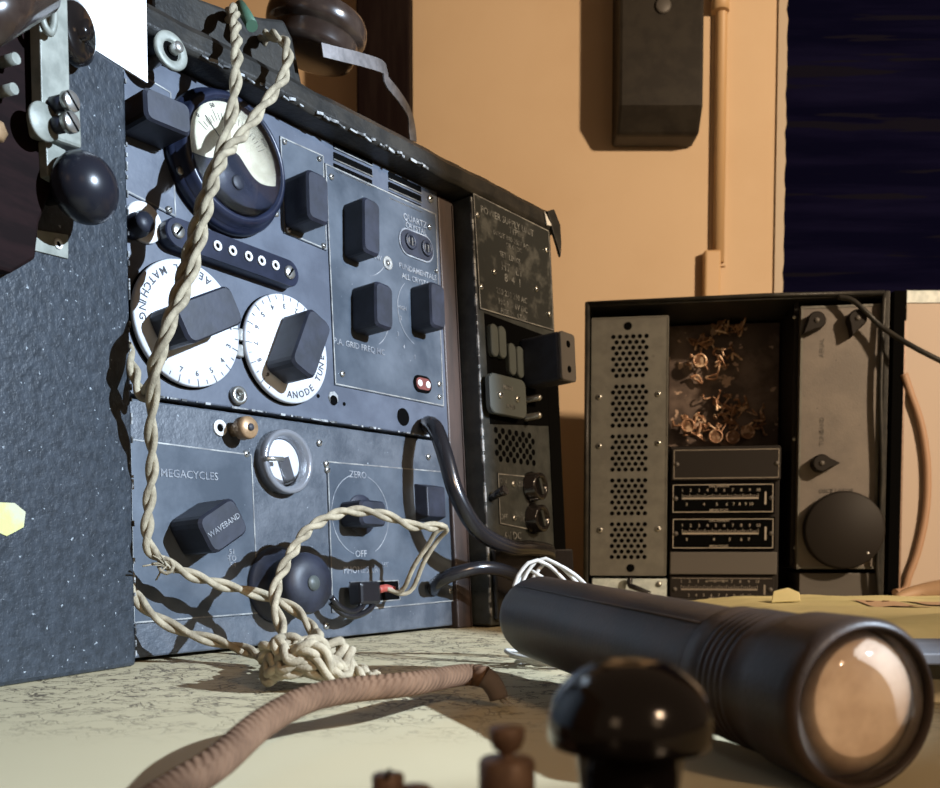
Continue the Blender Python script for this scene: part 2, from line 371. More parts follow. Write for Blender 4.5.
# dark wooden post standing against the wall
a = Yp(357, 60, 1.70).x; b_ = Yp(410, 60, 1.70).x
w = MB(); w.box(((a+b_)/2, 1.74, .5), (b_-a, .10, 2.5)); struct(w, 'trim_2', 'post', bevel=.004)
# conduit
x = Yp(720, 150, WY-.012).x
cb = T(702, 250); z1 = Yp(712, 250, WY-.02).z
cond = thing('wall_conduit', 'ochre painted vertical conduit running down the orange wall beside the black wall box', 'pipe', base=(x, WY-.015, 0))
MB().cyl((x, WY-.010, z1-.02), .0105, 1.3, seg=20).build('pipe', 'pipe', cond)
MB().box((x+.001, WY-.003, z1+.6), (.030, .006, 1.25)).build('backing_strip', 'wall', cond, bevel=.001)
MB().box((x-.013, WY-.012, z1-.55), (.030, .024, 1.10)).build('wide_coupling', 'pipe', cond, bevel=.004)
zc = Yp(720, 12, WY-.015).z
MB().cyl((x-.004, WY-.016, zc), .016, .035, seg=20, ch=.003).build('pipe_collar', 'pipe', cond)

# table
tb = thing('table', 'cream painted table with crazed paint under the radio sets', 'table', base=(.2, .8, -.75))
tt = MB(); tt.box((.30, .87, -.015), (3.1, 1.80, .03)); tt.build('tabletop', 'table', tb, bevel=.003)
for lx in (-1.15, 1.75):
    for ly in (.05, 1.68): MB().box((lx, ly, -.39), (.07, .07, .72)).build('leg', 'wood', tb, bevel=.004)

# black wall box
Yw = WY-.085
xl = Yp(619, 60, Yw).x; xr = Yp(704, 60, Yw).x; zb = Yp(660, 105, Yw).z; zlow = Yp(660, 133, Yw+.02).z; zt = zb+.42
wb = thing('wall_box', 'black painted metal box fixed high on the orange wall', 'box', base=((xl+xr)/2, WY, zlow))
m_ = MB(); prof = [(WY-.001, zlow), (Yw+.03, zlow), (Yw, zb), (Yw, zt), (WY-.001, zt)]
A = [m_.bm.verts.new((xl, y, z)) for y, z in prof]; B2 = [m_.bm.verts.new((xr, y, z)) for y, z in prof]
m_.bm.faces.new(A); m_.bm.faces.new(B2[::-1])
for i in range(5): m_.bm.faces.new((A[i], A[(i+1) % 5], B2[(i+1) % 5], B2[i]))
m_.build('body', 'bezdark', wb, bevel=.006)
c = Yp(663, 6, Yw); MB().lathe([(.014, 0), (.014, .003), (.011, .005), (0, .005)], c, (0, -1, 0), 24).build('cover_screw', 'bezgrey', wb)

# ================================================================== LEFT BLACK BOX
c0 = FB.l(137, 666); ctop = FB.l(131, 71).y
bx = thing('equipment_box', 'tall black crackle-painted box standing at the left edge in front of the radio', 'box', FB.m, base=(-.2, 0, 0))
m_ = MB(); m_.box((-.23, ctop/2, -.10), (.46, ctop, .20)); m_.build('body', 'box', bx, bevel=.003)
pts = [FB.l(x, y, 0) for x, y in ((22, 228), (67, 235), (67, 259), (22, 248))]
npl = MB().prism([(p.x, p.y) for p in pts], 0, .0012).build('label_plate', 'zinc', bx, bevel=.0003); npl['label'] = 'small silver metal label strip with eyelet'
c = FB.l(58, 244, .0012); MB().ring(c, .0016, .0032, .001, seg=20).build('eyelet', 'ring', None).parent = npl
MB().cyl((c.x, c.y, c.z), .0017, .0003, seg=16).build('eyelet_hole', 'hole', None).parent = npl
pts = []
for x, y in ((-8, 502), (14, 503), (25, 512), (23, 527), (14, 532), (6, 536), (-8, 530)): p = FB.l(x, y, 0); pts.append((p.x, p.y))
MB().prism(pts, 0, .0006).build('yellow_chip', 'yellow', bx)['label'] = 'small yellow patch'
e = MB(); hh = 40
for i in range(hh):                                   # worn bright corner flecks
    y = random.random()*ctop; e.box((-.0005, y, -.0006), (.0012, random.uniform(.001, .006), .0014))
e.build('chipped_edge', 'chip', bx)

# white card on top of the box
pc = [FB.l(x, y, .002) for x, y in ((86, 40), (147, 73))]
w_ = pc[1].x-pc[0].x
card = MB(); card.box((pc[1].x-.0855, ctop+.0626, -.0022), (.18, .125, .0015)); o = one(card, 'white_card', 'paper', 'bare white card standing upright on the black box', 'card')
o.matrix_world = FB.m

# telegraph key mounted on the face of the left box
kk = thing('telegraph_key', 'metal telegraph key with round black ball knob fixed upright on the black box', 'telegraph key', FB.m, base=FB.l(40, 200, 0))
def L2(x, y, w=0.0): return FB.l(x, y, w)
a = L2(-60, 100, .012); b_ = L2(36, 100, .012)
m_ = MB(); p = [L2(x, y, 0) for x, y in ((-60, -60), (36, -60), (36, 190), (22, 226), (18, 262), (-6, 276), (-60, 262))]
m_.prism([(q.x, q.y) for q in p], 0, .014); m_.build('base_board', 'keywood', kk, bevel=.002)
def quad(px, w0, w1, name, m, par=None, bev=.0006):
    p = [L2(x, y, w1) for x, y in px]; return MB().prism([(q.x, q.y) for q in p], w0, w1).build(name, m, par or kk, bevel=bev)
lev = quad([(38, -60), (66, -60), (70, 95), (42, 106)], .018, .026, 'lever_arm', 'zinc')
m_ = MB(); p = [L2(x, y, .028) for x, y in ((44, 108), (86, 98), (88, 148), (48, 134))]
blk = MB().prism([(q.x, q.y) for q in p], .0, .024).build('pivot_block', 'zinc', kk, bevel=.002)
quad([(46, 140), (66, 150), (62, 184), (48, 176)], .002, .020, 'contact_strip', 'zinc')
c = L2(42, 122, .026); MB().lathe([(.0105, 0), (.0105, .0014), (.010, .002), (0, .002)], (c.x, c.y, .0262), seg=28).build('contact_disc', 'zinc', kk)
for x, y in ((72, 101), (72, 122)):
    c = L2(x, y, .040); r = .0058
    s_ = MB().lathe([(r, -.0035), (r, 0), (r*.9, .0008), (0, .0008)], c, seg=24).build('clamp_screw', 'steel', kk)
    MB().cyl((c.x, c.y, c.z-.016), r*.8, .0135, seg=20).build('shaded_shank', 'knob', None).parent = s_  # black shank: the unlit side of the screw is put into its colour
    MB().box((c.x, c.y, c.z+.0009), (r*1.9, r*.22, .0003), Zr(-.75)).build('screw_slot', 'hole', None).parent = s_
c = L2(85, 188, .030); R = .0205
pr = [(.006, -.030), (.006, -R*.9)] + [(R*math.sin(t), -R*.85*math.cos(t)) for t in [PI*k/20 for k in range(3, 20)]] + [(0, R*.85)]
MB().lathe(pr, c, seg=40).build('ball_knob', 'ball', kk)['label'] = 'black ball knob'
c = L2(78, 32, .012); MB().lathe([(.0, 0), (.016, .0), (.019, .003), (.019, .008), (.015, .011), (.006, .012), (.006, .016), (0, .016)], (c.x, c.y, .004), seg=36, sx=.75).build('adjuster_wheel', 'bake', kk)
# split spring clip at the top of the lever
sp = MB()
sp.tube(smoothpath([FB.l(40, -10, .028), FB.l(42, 20, .031), FB.l(50, 33, .031), FB.l(54, 20, .031), FB.l(53, -10, .030)], .002), .0022, 8)
sp.build('spring_clip', 'zinc', kk)
sp = MB(); sp.tube([L2(-40, 30, .05), L2(36, -14, .045)], .014, 20); sp.build('pressure_spring_tube', 'brownbake', kk)
c = L2(-1, 130, .022); MB().lathe([(.006, -.008), (.006, 0), (.004, .001), (0, .001)], c, seg=6).build('terminal_nut', 'brass', kk)['label'] = 'bright brass nut'
for x, y, hgt in ((3, 62, 22), (1, 92, 24)):
    c = L2(x, y, .016); MB().cyl((c.x, c.y, .014), .003, .012, seg=16).build('terminal_stud', 'zinc', kk)

# ================================================================== MAIN SET
uL = .0005
def U(px, py, w=0.0): return FP.l(px, py, w)
# --- case
vt_ = U(390, 122, .03).y; railtop = U(349, 97, .03).y; raillow = U(330, 130, .0).y
uR = U(560, 400, .02).x
uRp = U(447, 400).x; uP0 = U(483, 400, .022).x
case = thing('radio_case', 'long black leathercloth case framing the lit radio panels at the left', 'case', FP.m, base=(.2, 0, -.06))
lowv = U(305, 108, .026).y; topv = U(349, 97, .026).y
m_ = MB(); pf = [(-.16, topv-.006), (-.16, topv), (.008, topv), (.018, topv-.004), (.025, topv-.012), (.026, lowv+.004), (.023, lowv), (-.002, lowv)]
pf = [(-.16, lowv+.006)] + pf[1:]
ux = [uL, uR+.004]
nn = 60; rings = []
for i in range(nn+1):
    u_ = ux[0]+(ux[1]-ux[0])*i/nn; k = .0012*noise.noise(V((u_*30, 3, 0)))
    rings.append([m_.bm.verts.new((u_, v+k, w_+k)) for w_, v in pf])
for a, b_ in zip(rings, rings[1:]):
    for j in range(len(pf)): m_.bm.faces.new((a[j], a[(j+1) % len(pf)], b_[(j+1) % len(pf)], b_[j]))
m_.bm.faces.new(rings[0][::-1]); m_.bm.faces.new(rings[-1])
rail = m_.build('top_rail', 'casebl', case, bevel=.0015)
e = MB(); u_ = .03                                       # worn serrated trim along the lip
while u_ < uR*.60:
    l_ = random.uniform(.003, .008); wig = .0010*math.sin(u_*400)
    if random.random() < .85: e.box((u_+l_/2, lowv+.0012+wig, .0258), (l_*1.05, random.uniform(.0012, .0026), .0012), Zr(.25*math.sin(u_*400)))
    u_ += l_*random.choice((1, 1, 1.1, 1.6))
e.build('worn_trim', 'chip', case)
MB().box(((uR+uL)/2, lowv/2, -.15), (uR-uL, lowv, .012)).build('back_panel', 'casebl', case)
m_ = MB(); m_.box((uR-.002, lowv*.5, -.065), (.010, lowv+.004, .16)); m_.build('end_wall', 'casebl', case, bevel=.002)
lx = U(552, 212, .03)
m_ = MB()                                              # torn leather corner
p = [(uR-.02, topv-.010), (uR-.006, topv-.004), (uR+.006, topv-.018), (uR+.0065, topv-.04), (uR+.0035, topv-.055), (uR-.001, topv-.045), (uR-.010, topv-.030)]
m_.prism(p, .024, .0275); m_.build('torn_corner', 'leather' if False else 'casebl', case, bevel=.0008)
MB().prism([(uR-.026, topv-.012), (uR-.012, topv-.024), (uR-.022, topv-.026)], .0262, .0272).build('exposed_corner_lining', 'ring', case)
# divider post
prt = U(487, 535, .022).x-.0015
m_ = MB(); m_.box(((uRp+.001+prt)/2, lowv/2-.003, -.076), (prt-uRp-.001, lowv, .152)); m_.build('divider_post', 'wood', case, bevel=.0015)['label'] = 'brown wooden divider'
m_ = MB(); m_.box((prt-.0025, lowv/2-.004, .0006), (.0012, lowv*.98, .0012)); m_.build('divider_edge', 'wood', case)

# --- transmitter (upper)
ml = U(137, 397); mr = U(449, 438); vmid = (ml.y+mr.y)/2
tx = thing('transmitter', 'upper blue-grey radio panel with round meter and two white dials', 'radio set', FP.m, base=(.2, vmid, -.06))
m_ = MB(); m_.box(((uRp+uL)/2, (vmid+lowv)/2, -.06), (uRp-uL, lowv-vmid-.001, .12)); m_.build('front_panel', 'panel', tx, bevel=.0012)
e = MB()
for i in range(46):
    uu = random.uniform(uL+.004, uRp-.004); e.box((uu, vmid+.0008, .0002), (random.uniform(.001, .009), random.uniform(.0006, .0018), .0008))
e.build('chipped_edge', 'chip', tx)
# nameplates
p1 = plate(FP, tx, [(120, 62), (170, 92), (175, 218), (124, 192)], 'etched_plate', 'panel', 0)
screw(FP, p1, 168.5, 210, .0012)
p2 = plate(FP, tx, [(279, 136), (322.5, 155.5), (326, 251), (283, 233)], 'etched_plate', 'plate', 0)
for x, y in ((284, 142), (319, 159), (288, 230), (323, 246)): screw(FP, p2, x, y, .0012, r=.0024)
p3 = plate(FP, tx, [(324, 163), (435, 214), (443, 407), (334, 385)], 'etched_plate', 'plate', 0)
for x, y in ((331, 177), (429, 227), (342, 374), (439, 384)): screw(FP, p3, x, y, .0012, r=.0028)
screw(FP, tx, 430, 199, 0, r=.004, m='steel'); screw(FP, tx, 439, 397, .0012, r=.0025); screw(FP, tx, 436, 271, .0012, r=.002)
# vents
for x0, y0, x1, y1, dy in ((333, 138, 372, 160, 11), (388, 170, 421, 187, 9.5)):
    for k in range(3):
        a = U(x0, y0+4+k*dy); b_ = U(x1, y1+4+k*dy)
        vz = MB(); ang = math.atan2((b_-a).y, (b_-a).x)*.0
        vm = (a.y+b_.y)/2
        vz.prism(rrect(b_.x-a.x, .0062, .001, 2, (a.x+b_.x)/2, vm), -.0002, .0005); vo = vz.build('vent_slot', 'hole', tx)
        wl = MB()
        wl.box(((a.x+b_.x)/2, vm-.0036, .0006), (b_.x-a.x, .0010, .0012)); wl.build('slot_lip', 'steel' if k else 'plateedge', None).parent = vo
# meter
mc = U(229, 162, .008)
mt = MB().lathe([(.0535, 0), (.0535, .006), (.052, .009), (.050, .010), (.049, .016), (.046, .019), (.0435, .019), (.0425, .013), (0, .013)], (mc.x, mc.y, 0), seg=64).build('meter', 'meter', tx)
mt['label'] = 'round black meter with cream scale'
MB().cyl((mc.x, mc.y, .0131), .0415, .0006, seg=48).build('meter_face', 'meterface', None).parent = mt
cv = MB(); ptsc = []                                   # dark lower cover of the meter movement
for k in range(25):
    a = math.radians(191+158*k/24); ptsc.append((mc.x+.0422*math.cos(a), mc.y+.0422*math.sin(a)))
for k in range(1, 24):
    t = k/24; x_ = ptsc[24][0]*(1-t)+ptsc[0][0]*t
    y_ = mc.y-.0080-.004*math.sin(min(1, t*2.2)*PI)*(t < .46) + .013*math.exp(-((t-.52)/.17)**2); ptsc.append((x_, y_))
cv.prism(ptsc, .0137, .0165, smooth=False); cv = cv.build('meter_cover', 'meter', None, bevel=.0005); cv.parent = mt
tm = MB()
for k in range(21):
    a = math.radians(150-6*k); r0, r1 = .028, (.033 if k % 5 else .036)
    tm.box((mc.x+math.cos(a)*(r0+r1)/2, mc.y+math.sin(a)*(r0+r1)/2, .0139), (r1-r0, .0004, .0002), Zr(a))
for k in range(5): 
    a = math.radians(145-27*k); tm.text(str(k*50 if k else 0), Matrix.Translation((mc.x+.0385*math.cos(a), mc.y+.0385*math.sin(a), .0139)) @ Matrix.Rotation(a-PI/2, 4, 'Z'), .0045)
tm.box((mc.x-.012, mc.y+.012, .0142), (.036, .0006, .0003), Zr(math.radians(136)))
tm.build('scale_marks', 'ink', None).parent = mt
c = (mc.x, mc.y-.018, .0166)
z0 = MB().lathe([(.0055, 0), (.0055, .001), (.0045, .0016), (0, .0016)], c, seg=24).build('zero_screw', 'knob', None); z0.parent = mt
for a in (205, 328, 88):
    a = math.radians(a); q = MB().lathe([(.003, 0), (.003, .001), (.002, .002), (0, .002)], (mc.x+(.0512)*math.cos(a), mc.y+(.0512)*math.sin(a), .009), seg=16).build('meter_screw', 'steel', None); q.parent = mt
MB().lathe([(.0418, 0), (.0418, .0005), (0, .0005)], (mc.x, mc.y, .0185), seg=48).build('meter_glass', 'glass', None).parent = mt

# sockets strip
a = U(178, 232, .012); b_ = U(290, 273, .012); d = b_-a; ang = math.atan2(d.y, d.x)
cx_, cy_ = (a.x+b_.x)/2, (a.y+b_.y)/2
st = MB().prism(rrect(d.length+.020, .021, .0104, 8, cx_, cy_, ang), 0, .012, inset=.001).build('socket_strip', 'meter', tx)
st['label'] = 'dark strip with five sockets'
for k, (x, y) in enumerate(((217, 246), (232, 251), (248, 256.5), (261, 261), (275, 265.5))):
    s_ = socket(FP, st, x, y, .012, .0038)
for x, y in ((178, 231), (289.5, 272.5)): screw(FP, st, x, y, .012, r=.0055, ang=.9)
# dials
def dial(cpx, R, words, a0, dirn, nums, na0, name, label):
    c = U(*cpx, .006); dl = MB().lathe([(R-.001, 0), (R, .001), (R, .005), (R-.001, .006), (0, .006)], (c.x, c.y, .001), seg=72).build(name, 'dial', tx)
    dl['label'] = label
    MB().lathe([(R+.0005, 0), (R+.0005, .003), (0, .003)], (c.x, c.y, .0), seg=64).build('dial_backing', 'hole', None).parent = dl
    t = MB(); z = .0072
    ang = a0
    for ch in words:
        rr = R-.0065
        t.text(ch, Matrix.Translation((c.x+rr*math.cos(ang), c.y+rr*math.sin(ang), z)) @ Matrix.Rotation(ang+PI/2, 4, 'Z'), .0078) if ch != ' ' else None
        ang += .0068/rr*(.55 if ch == 'I' else 1.05 if ch in 'MNGO' else .9)
    for k, s_ in enumerate(nums):
        a = na0 + k*math.radians(22); rr = R-.0095
        t.text(s_, Matrix.Translation((c.x+rr*math.cos(a), c.y+rr*math.sin(a), z)) @ Matrix.Rotation(a+PI/2, 4, 'Z'), .0058)
        for j in range(2):
            a2 = a+j*math.radians(11); t.box((c.x+(R-.003)*math.cos(a2), c.y+(R-.003)*math.sin(a2), z), (.0055 if j == 0 else .003, .0006, .0002), Zr(a2))
    t.build('lettering', 'ink', None).parent = dl
    return c
dc = dial((188.5, 323.5), .0457, 'AERIAL MATCHING', math.radians(62), 1, list('8765432'), math.radians(233), 'matching_dial', 'white dial lettered MATCHING')
dial((287.5, 349), .0435, 'ANODE TUNE', math.radians(268), 1, list('0123456789'), math.radians(28), 'anode_dial', 'white dial lettered ANODE TUNE')
bar_knob(FP, tx, (182, 325), (238, 303), .028, .032, .007, name='dial_knob', label='black bar knob turned sideways on the left dial')
bar_knob(FP, tx, (303, 371), (322, 316), .026, .032, .007, name='dial_knob', label='black bar knob turned steeply on the right dial')
# bar knobs
bar_knob(FP, tx, (145, 101), (192, 121), .022, .034, name='bar_knob', label='large bar knob lying sideways')
bar_knob(FP, tx, (318, 172), (319.5, 222), .023, .030)
bar_knob(FP, tx, (372, 199), (372.5, 254), .020, .026)
bar_knob(FP, tx, (384.5, 283), (385, 328), .022, .030)
bar_knob(FP, tx, (437.5, 283), (439, 328), .021, .026)
# terminals at left
c = U(174, 48, .010); c = U(174, 49, .034); MB().ring((c.x, c.y, .029), .0068, .0130, .003).build('grommet', 'zinc', tx); MB().cyl((c.x, c.y, .0262), .0108, .003, seg=28).build('grommet_seat', 'hole', tx)
c = U(180, 46, .037); MB().lathe([(.0038, 0), (.0038, .036), (.003, .037), (0, .037)], (c.x, c.y, .0), seg=20).build('terminal_post', 'steel', tx)
c = U(145, 222, .003); MB().ring((c.x, c.y, 0), .008, .0145, .003).build('grommet', 'ring', tx)
c = U(147, 222, .018); MB().lathe([(.008, 0), (.0085, .010), (.006, .014), (.007, .018), (0, .018)], (c.x-.001, c.y, .0), seg=20).build('wing_nut', 'knob', tx)
c = U(240.5, 395, .005); MB().ring((c.x, c.y, 0), .0035, .0072, .005, seg=24).build('bushing', 'steel', tx)
c = U(333, 398); MB().lathe([(.006, 0), (.006, .0008), (0, .0008)], c, seg=7).build('worn_hole_edge', 'chip', tx); MB().cyl((c.x, c.y-.002, .0006), .0042, .0005, seg=16).build('panel_hole', 'hole', tx)
for x, y in ((318, 396), (344, 404)): c = U(x, y); MB().cyl(c, .0017, .0005, seg=12).build('panel_hole', 'hole', tx)
c = U(403, 417); MB().cyl(c, .0082, .0006, seg=28).build('panel_hole', 'hole', tx)
for y in (334, 350):
    c = U(239, y, .004); MB().box((c.x, c.y, .002), (.010, .010, .004)).build('dial_lug', 'steel', tx, bevel=.001)
# crystal socket
c = U(415, 246); cs = MB().prism(rrect(.050, .026, .0125, 8, c.x, c.y), .001, .0022).build('crystal_socket', 'white', tx)
MB().prism(rrect(.047, .023, .011, 8, c.x, c.y), .0022, .0030).build('socket_body', 'knob', None).parent = cs
for x, y in ((408, 242), (424, 249)):
    c2 = U(x, y); q = MB().ring((c2.x, c2.y, .003), .0045, .0078, .002, seg=24).build('socket_cup', 'knob', None); q.parent = cs
    for dx in (-.0028, .0022): 
        q2 = MB().box((c2.x+dx, c2.y, .0034), (.0016, .007, .001)).build('contact_pin', 'steel', None); q2.parent = cs
c = U(386.5, 263.5); il = MB().ring((c.x, c.y, .001), .0030, .0062, .0012, seg=24).build('pilot_ring', 'plateedge', tx); MB().lathe([(.0024, 0), (.002, .0015), (0, .002)], (c.x, c.y, .0012), seg=16).build('pilot_bead', 'steel', None).parent = il
c = U(421, 384.5); rs = MB().prism(rrect(.026, .016, .0078, 8, c.x, c.y), .001, .0024).build('red_socket', 'hole', tx); rs['label'] = 'red socket pair'
MB().prism(rrect(.021, .011, .005, 8, c.x, c.y), .0024, .0034).build('socket_body', 'darkred', None).parent = rs
for dx in (-.006, .006): MB().ring((c.x+dx, c.y, .0034), .0015, .0032, .001, seg=18).build('socket_rim', 'ring', None).parent = rs
lettering(FP, tx, [('QUARTZ', 415, 221, .0085), ('CRYSTAL', 416, 229, .0075), ('FUNDAMENTALS', 418, 272, .0072), ('ALL CRYSTALS', 418, 281, .0072),
    ('P.A. GRID FREQ MC', 360, 347, .0075), ('LOW', 376, 257, .0062), ('HIGH', 402, 308, .005), ('2', 401, 318, .005), ('3', 398, 334, .005), ('4', 404, 347, .005), ('5', 415, 357, .005)], .0016)
g_ = MB()
def arc(F_, mb, cpx, R, a0, a1, w, th=.0007, n=26):
    c = F_.l(*cpx, w); a0, a1 = math.radians(a0), math.radians(a1)
    for k in range(n):
        a = a0+(a1-a0)*(k+.5)/n; mb.box((c.x+R*math.cos(a), c.y+R*math.sin(a), w), (abs(a1-a0)*R/n*1.05, th, .0002), Zr(a+PI/2))
arc(FP, g_, (366, 312), .030, -60, 60, .0015); arc(FP, g_, (420, 314), .032, 130, 250, .0015); arc(FP, g_, (360, 232), .038, 285, 330, .0015)
g_.build('engraved_arcs', 'white', tx)

# --- receiver (lower)
rx = thing('receiver', 'lower dark blue-grey radio panel lettered MEGACYCLES with phones socket', 'radio set', FP.m, base=(.2, .0, -.06))
m_ = MB(); m_.box(((uRp+uL)/2, vmid/2+.001, -.066), (uRp-uL, vmid-.005, .12)); m_.build('front_panel', 'panel2', rx, bevel=.0015)
W0 = -.006
RW = W0
def R_(px, py, w=0.0): return FP.l(px, py, RW+w)
class Off:                                            # the receiver's front plane
    def l(s, px, py, w=0.0): return FP.l(px, py, w)
FR = Off()
q1 = plate(FR, rx, [(128, 438), (251, 454), (258, 614), (132, 624)], 'etched_plate', 'plate', W0)
q2 = plate(FR, rx, [(326, 461), (449, 472), (456, 601), (331, 613)], 'etched_plate', 'plate', W0)
lettering(FR, rx, [('MEGACYCLES', 190, 475, .0083), ('51', 232, 552, .006), ('TO', 232, 558.5, .006), ('54', 233, 565, .006)], W0+.0015)
for x, y in ((246, 454), (326, 464), (319, 443), (428, 457), (450, 591), (434, 586), (336, 604), (326, 626), (345, 611), (457, 600), (327, 470)): screw(FR, rx, x, y, W0+.0002, r=.003)
bar_knob(FR, rx, (206, 538), (242, 513), .029, .036, W0, name='bar_knob', label='bar knob lettered WAVEBAND', txt='WAVEBAND')
# window
c = FP.l(290, 461, W0+.012); wr = MB().lathe([(.0262, 0), (.0262, .010), (.0250, .0118), (.0215, .0115), (.0195, .004), (.0185, .001), (.0262, 0)], (c.x, c.y, W0), seg=48).build('tuning_window', 'clear', rx)
MB().cyl((c.x, c.y, W0+.001), .0185, .0012, seg=40).build('window_disc', 'dial', None).parent = wr
MB().lathe([(.0185, 0), (.0185, .0008), (0, .0008)], (c.x, c.y, W0+.0105), seg=40).build('window_glass', 'glass', None).parent = wr
MB().box((c.x+.004, c.y-.006, W0+.003), (.012, .020, .0008), Zr(.3)).build('window_mask', 'ink', None).parent = wr
MB().tube([V((c.x-.026, c.y, W0+.0125)), V((c.x-.008, c.y+.001, W0+.0125))], .0018, 10).build('window_pin', 'steel', None).parent = wr
c = FP.l(250.5, 427, W0+.020); br = MB().lathe([(.005, 0), (.005, .009), (.0088, .010), (.0088, .018), (.0075, .020), (0, .020)], (c.x, c.y, W0), seg=28).build('brass_terminal', 'brass', rx)
MB().lathe([(.0028, 0), (.0028, .001), (0, .0015)], (c.x, c.y, W0+.020), seg=16).build('terminal_centre', 'ink', None).parent = br
socket(FR, rx, 219.5, 428, W0, .0062)
# zero knob, scale circle
g_ = MB(); c0_ = FP.l(361, 515, W0+.0014)
for k in range(40):
    a = 2*PI*(k+.5)/40
    if math.radians(75) < a < math.radians(110) or math.radians(250) < a < math.radians(295): continue
    g_.box((c0_.x+.036*math.cos(a), c0_.y+.036*math.sin(a), c0_.z), (.0058, .0007, .0002), Zr(a+PI/2))
g_.build('engraved_arcs', 'white', rx)
lettering(FR, rx, [('ZERO', 358, 475, .0085), ('OFF', 361, 554, .0085), ('PHONES LR', 361, 570, .0085), ('HT', 385, 565, .006)], W0+.0015)
bar_knob(FR, rx, (361, 512), (387, 514), .022, .026, W0, name='bar_knob')
c = FP.l(360, 515, W0); MB().cyl((c.x, c.y, W0+.0012), .018, .0012, seg=32, ch=.0005).build('knob_disc', 'knob', rx)
# round knob
c = FP.l(313, 583, W0+.042)
rk = MB().lathe([(.031, 0), (.031, .004), (.029, .006), (.022, .012), (.021, .018), (.0235, .022), (.0245, .034), (.0225, .040), (.012, .0425), (.006, .0425), (0, .0415)], (c.x, c.y, W0), seg=48).build('round_knob', 'knob', rx)
MB().lathe([(.006, 0), (.006, .001), (0, .0012)], (c.x, c.y, W0+.0425), seg=24).build('knob_centre', 'pill', None).parent = rk
# phones plug
c = FP.l(372, 596, W0+.012)
sk = plate(FR, rx, [(349, 582), (398, 580), (400, 600), (351, 604)], 'phones_socket', 'hole', W0+.0012, .0012, True)
# black flap at right
c = FP.l(435, 502, W0+.012); fl = MB().box((c.x, c.y, W0+.007), (.034, .036, .014), taper=.8).build('toggle_cover', 'knob', rx, bevel=.001)

# --- power supply (right of divider)
PW_ = .022
psL = U(476, 300, PW_).x; psR = uR-.007; psB = U(500, 555, PW_).y
uL2 = prt+.0012
px_ = thing('power_supply', 'narrow dark power unit with name plate and vent holes right of the divider', 'power unit', FP.m, base=((uL2+psR)/2, 0, -.04))
uL3 = U(480, 400, PW_).x
m_ = MB(); m_.box(((uL2+psR)/2, (lowv-.001)/2, (-.14+PW_)/2), (psR-uL2, lowv-.003, PW_+.14)); m_.build('housing', 'psu', px_, bevel=.002)
e = MB(); y = .01
while y < lowv-.01:
    l_ = random.uniform(.003, .014); e.box((uL2+.001, y+l_/2, PW_-.0006), (random.uniform(.0016, .0034), l_, .0018)); y += l_+random.choice((0, 0, .001, .004))
e.build('chipped_edge', 'chip', px_)
npx = plate(FP, px_, [(472, 193), (548, 231), (553, 331), (479, 309)], 'name_plate', 'psuplate', PW_, em='plateedge')
for x, y in ((477, 215), (546, 250), (494, 272), (536, 289), (481, 287), (549, 314)): screw(FP, npx, x, y, PW_+.0012, r=.0032)
lettering(FP, npx, [('POWER SUPPLY UNIT', 508, 222, .010), ('TYPE 3', 516, 233, .009), ('INPUT 110-250V AC', 511, 240, .0075), ('OR 6V DC', 514, 248, .0065),
    ('SET  LINKS', 510, 258, .008), ('HT   LT', 512, 270, .012), ('8  4  1', 513, 281, .012), ('250 230 210 AC', 512, 296, .0085), ('190 110 6V DC', 513, 306, .0085), ('FUSE 2A   LT 5A', 514, 315, .007)], PW_+.0014, m='worn')
xt = U(551, 480, PW_).x; yt = U(551, 340, PW_).y
MB().box(((xt+psR)/2, yt/2+.03, PW_+.0004), (psR-xt, yt-.06, .0012)).build('dark_gap_strip', 'hole', px_)  # flat black strip, the shade of the gap painted on the face
yb_ = U(520, 549, PW_+.006).y
MB().box(((uL2+.004+uR)/2, yb_/2+.003, PW_+.0035), (uR-uL2-.004, yb_-.006, .006)).build('bottom_rail', 'rubber', case, bevel=.002)
rc = [(484, 313), (548, 337), (551, 426), (490, 424)]
p = [U(x, y, PW_) for x, y in rc]; MB().prism([(q.x, q.y) for q in p], PW_-.0002, PW_+.0008).build('fuse_recess', 'hole', px_)
for x, y in ((495, 340), (503, 342), (513, 359), (521, 362)):
    c = U(x, y, PW_+.006); fz = MB().prism(rrect(.0125, .033, .006, 6, c.x, c.y), PW_+.0008, PW_+.006, inset=.001).build('fuse_link', 'pill', px_)
c = U(509, 396, PW_+.012); fp = MB().prism(rrect(.064, .040, .008, 6, c.x, c.y), PW_+.006, PW_+.012, inset=.001).build('fuse_cover', 'pill', px_)
for x, y in ((500, 395), (517, 399)): screw(FP, fp, x, y, PW_+.012, r=.0035)
lettering(FP, fp, [('MAINS', 508, 388, .006), ('FUSES', 511, 407, .006)], PW_+.0123, m='worn')
for x, y in ((541, 397), (541, 415)):
    c = U(x, y, PW_+.020); MB().lathe([(.0055, 0), (.0035, .003), (.0035, .018), (.002, .020), (0, .020)], (c.x, c.y, PW_), seg=16).build('contact_pin', 'steel', px_)
c = U(567, 357, PW_+.050); pg = MB().box((c.x, c.y, PW_+.025), (.028, .050, .048)).build('plug_block', 'knob', px_, bevel=.003)
pf_ = MB().prism(rrect(.028, .050, .004, 4, c.x, c.y), PW_+.049, PW_+.052, inset=.0008).build('plug_face', 'bezgrey', None); pf_.parent = pg
for dy in (-.013, .013): MB().cyl((c.x, c.y+dy, PW_+.052), .0036, .0004, seg=18).build('plug_hole', 'hole', None).parent = pg
vh = MB(); a = U(496, 430, PW_+.0003); b_ = U(534, 463, PW_+.0003)
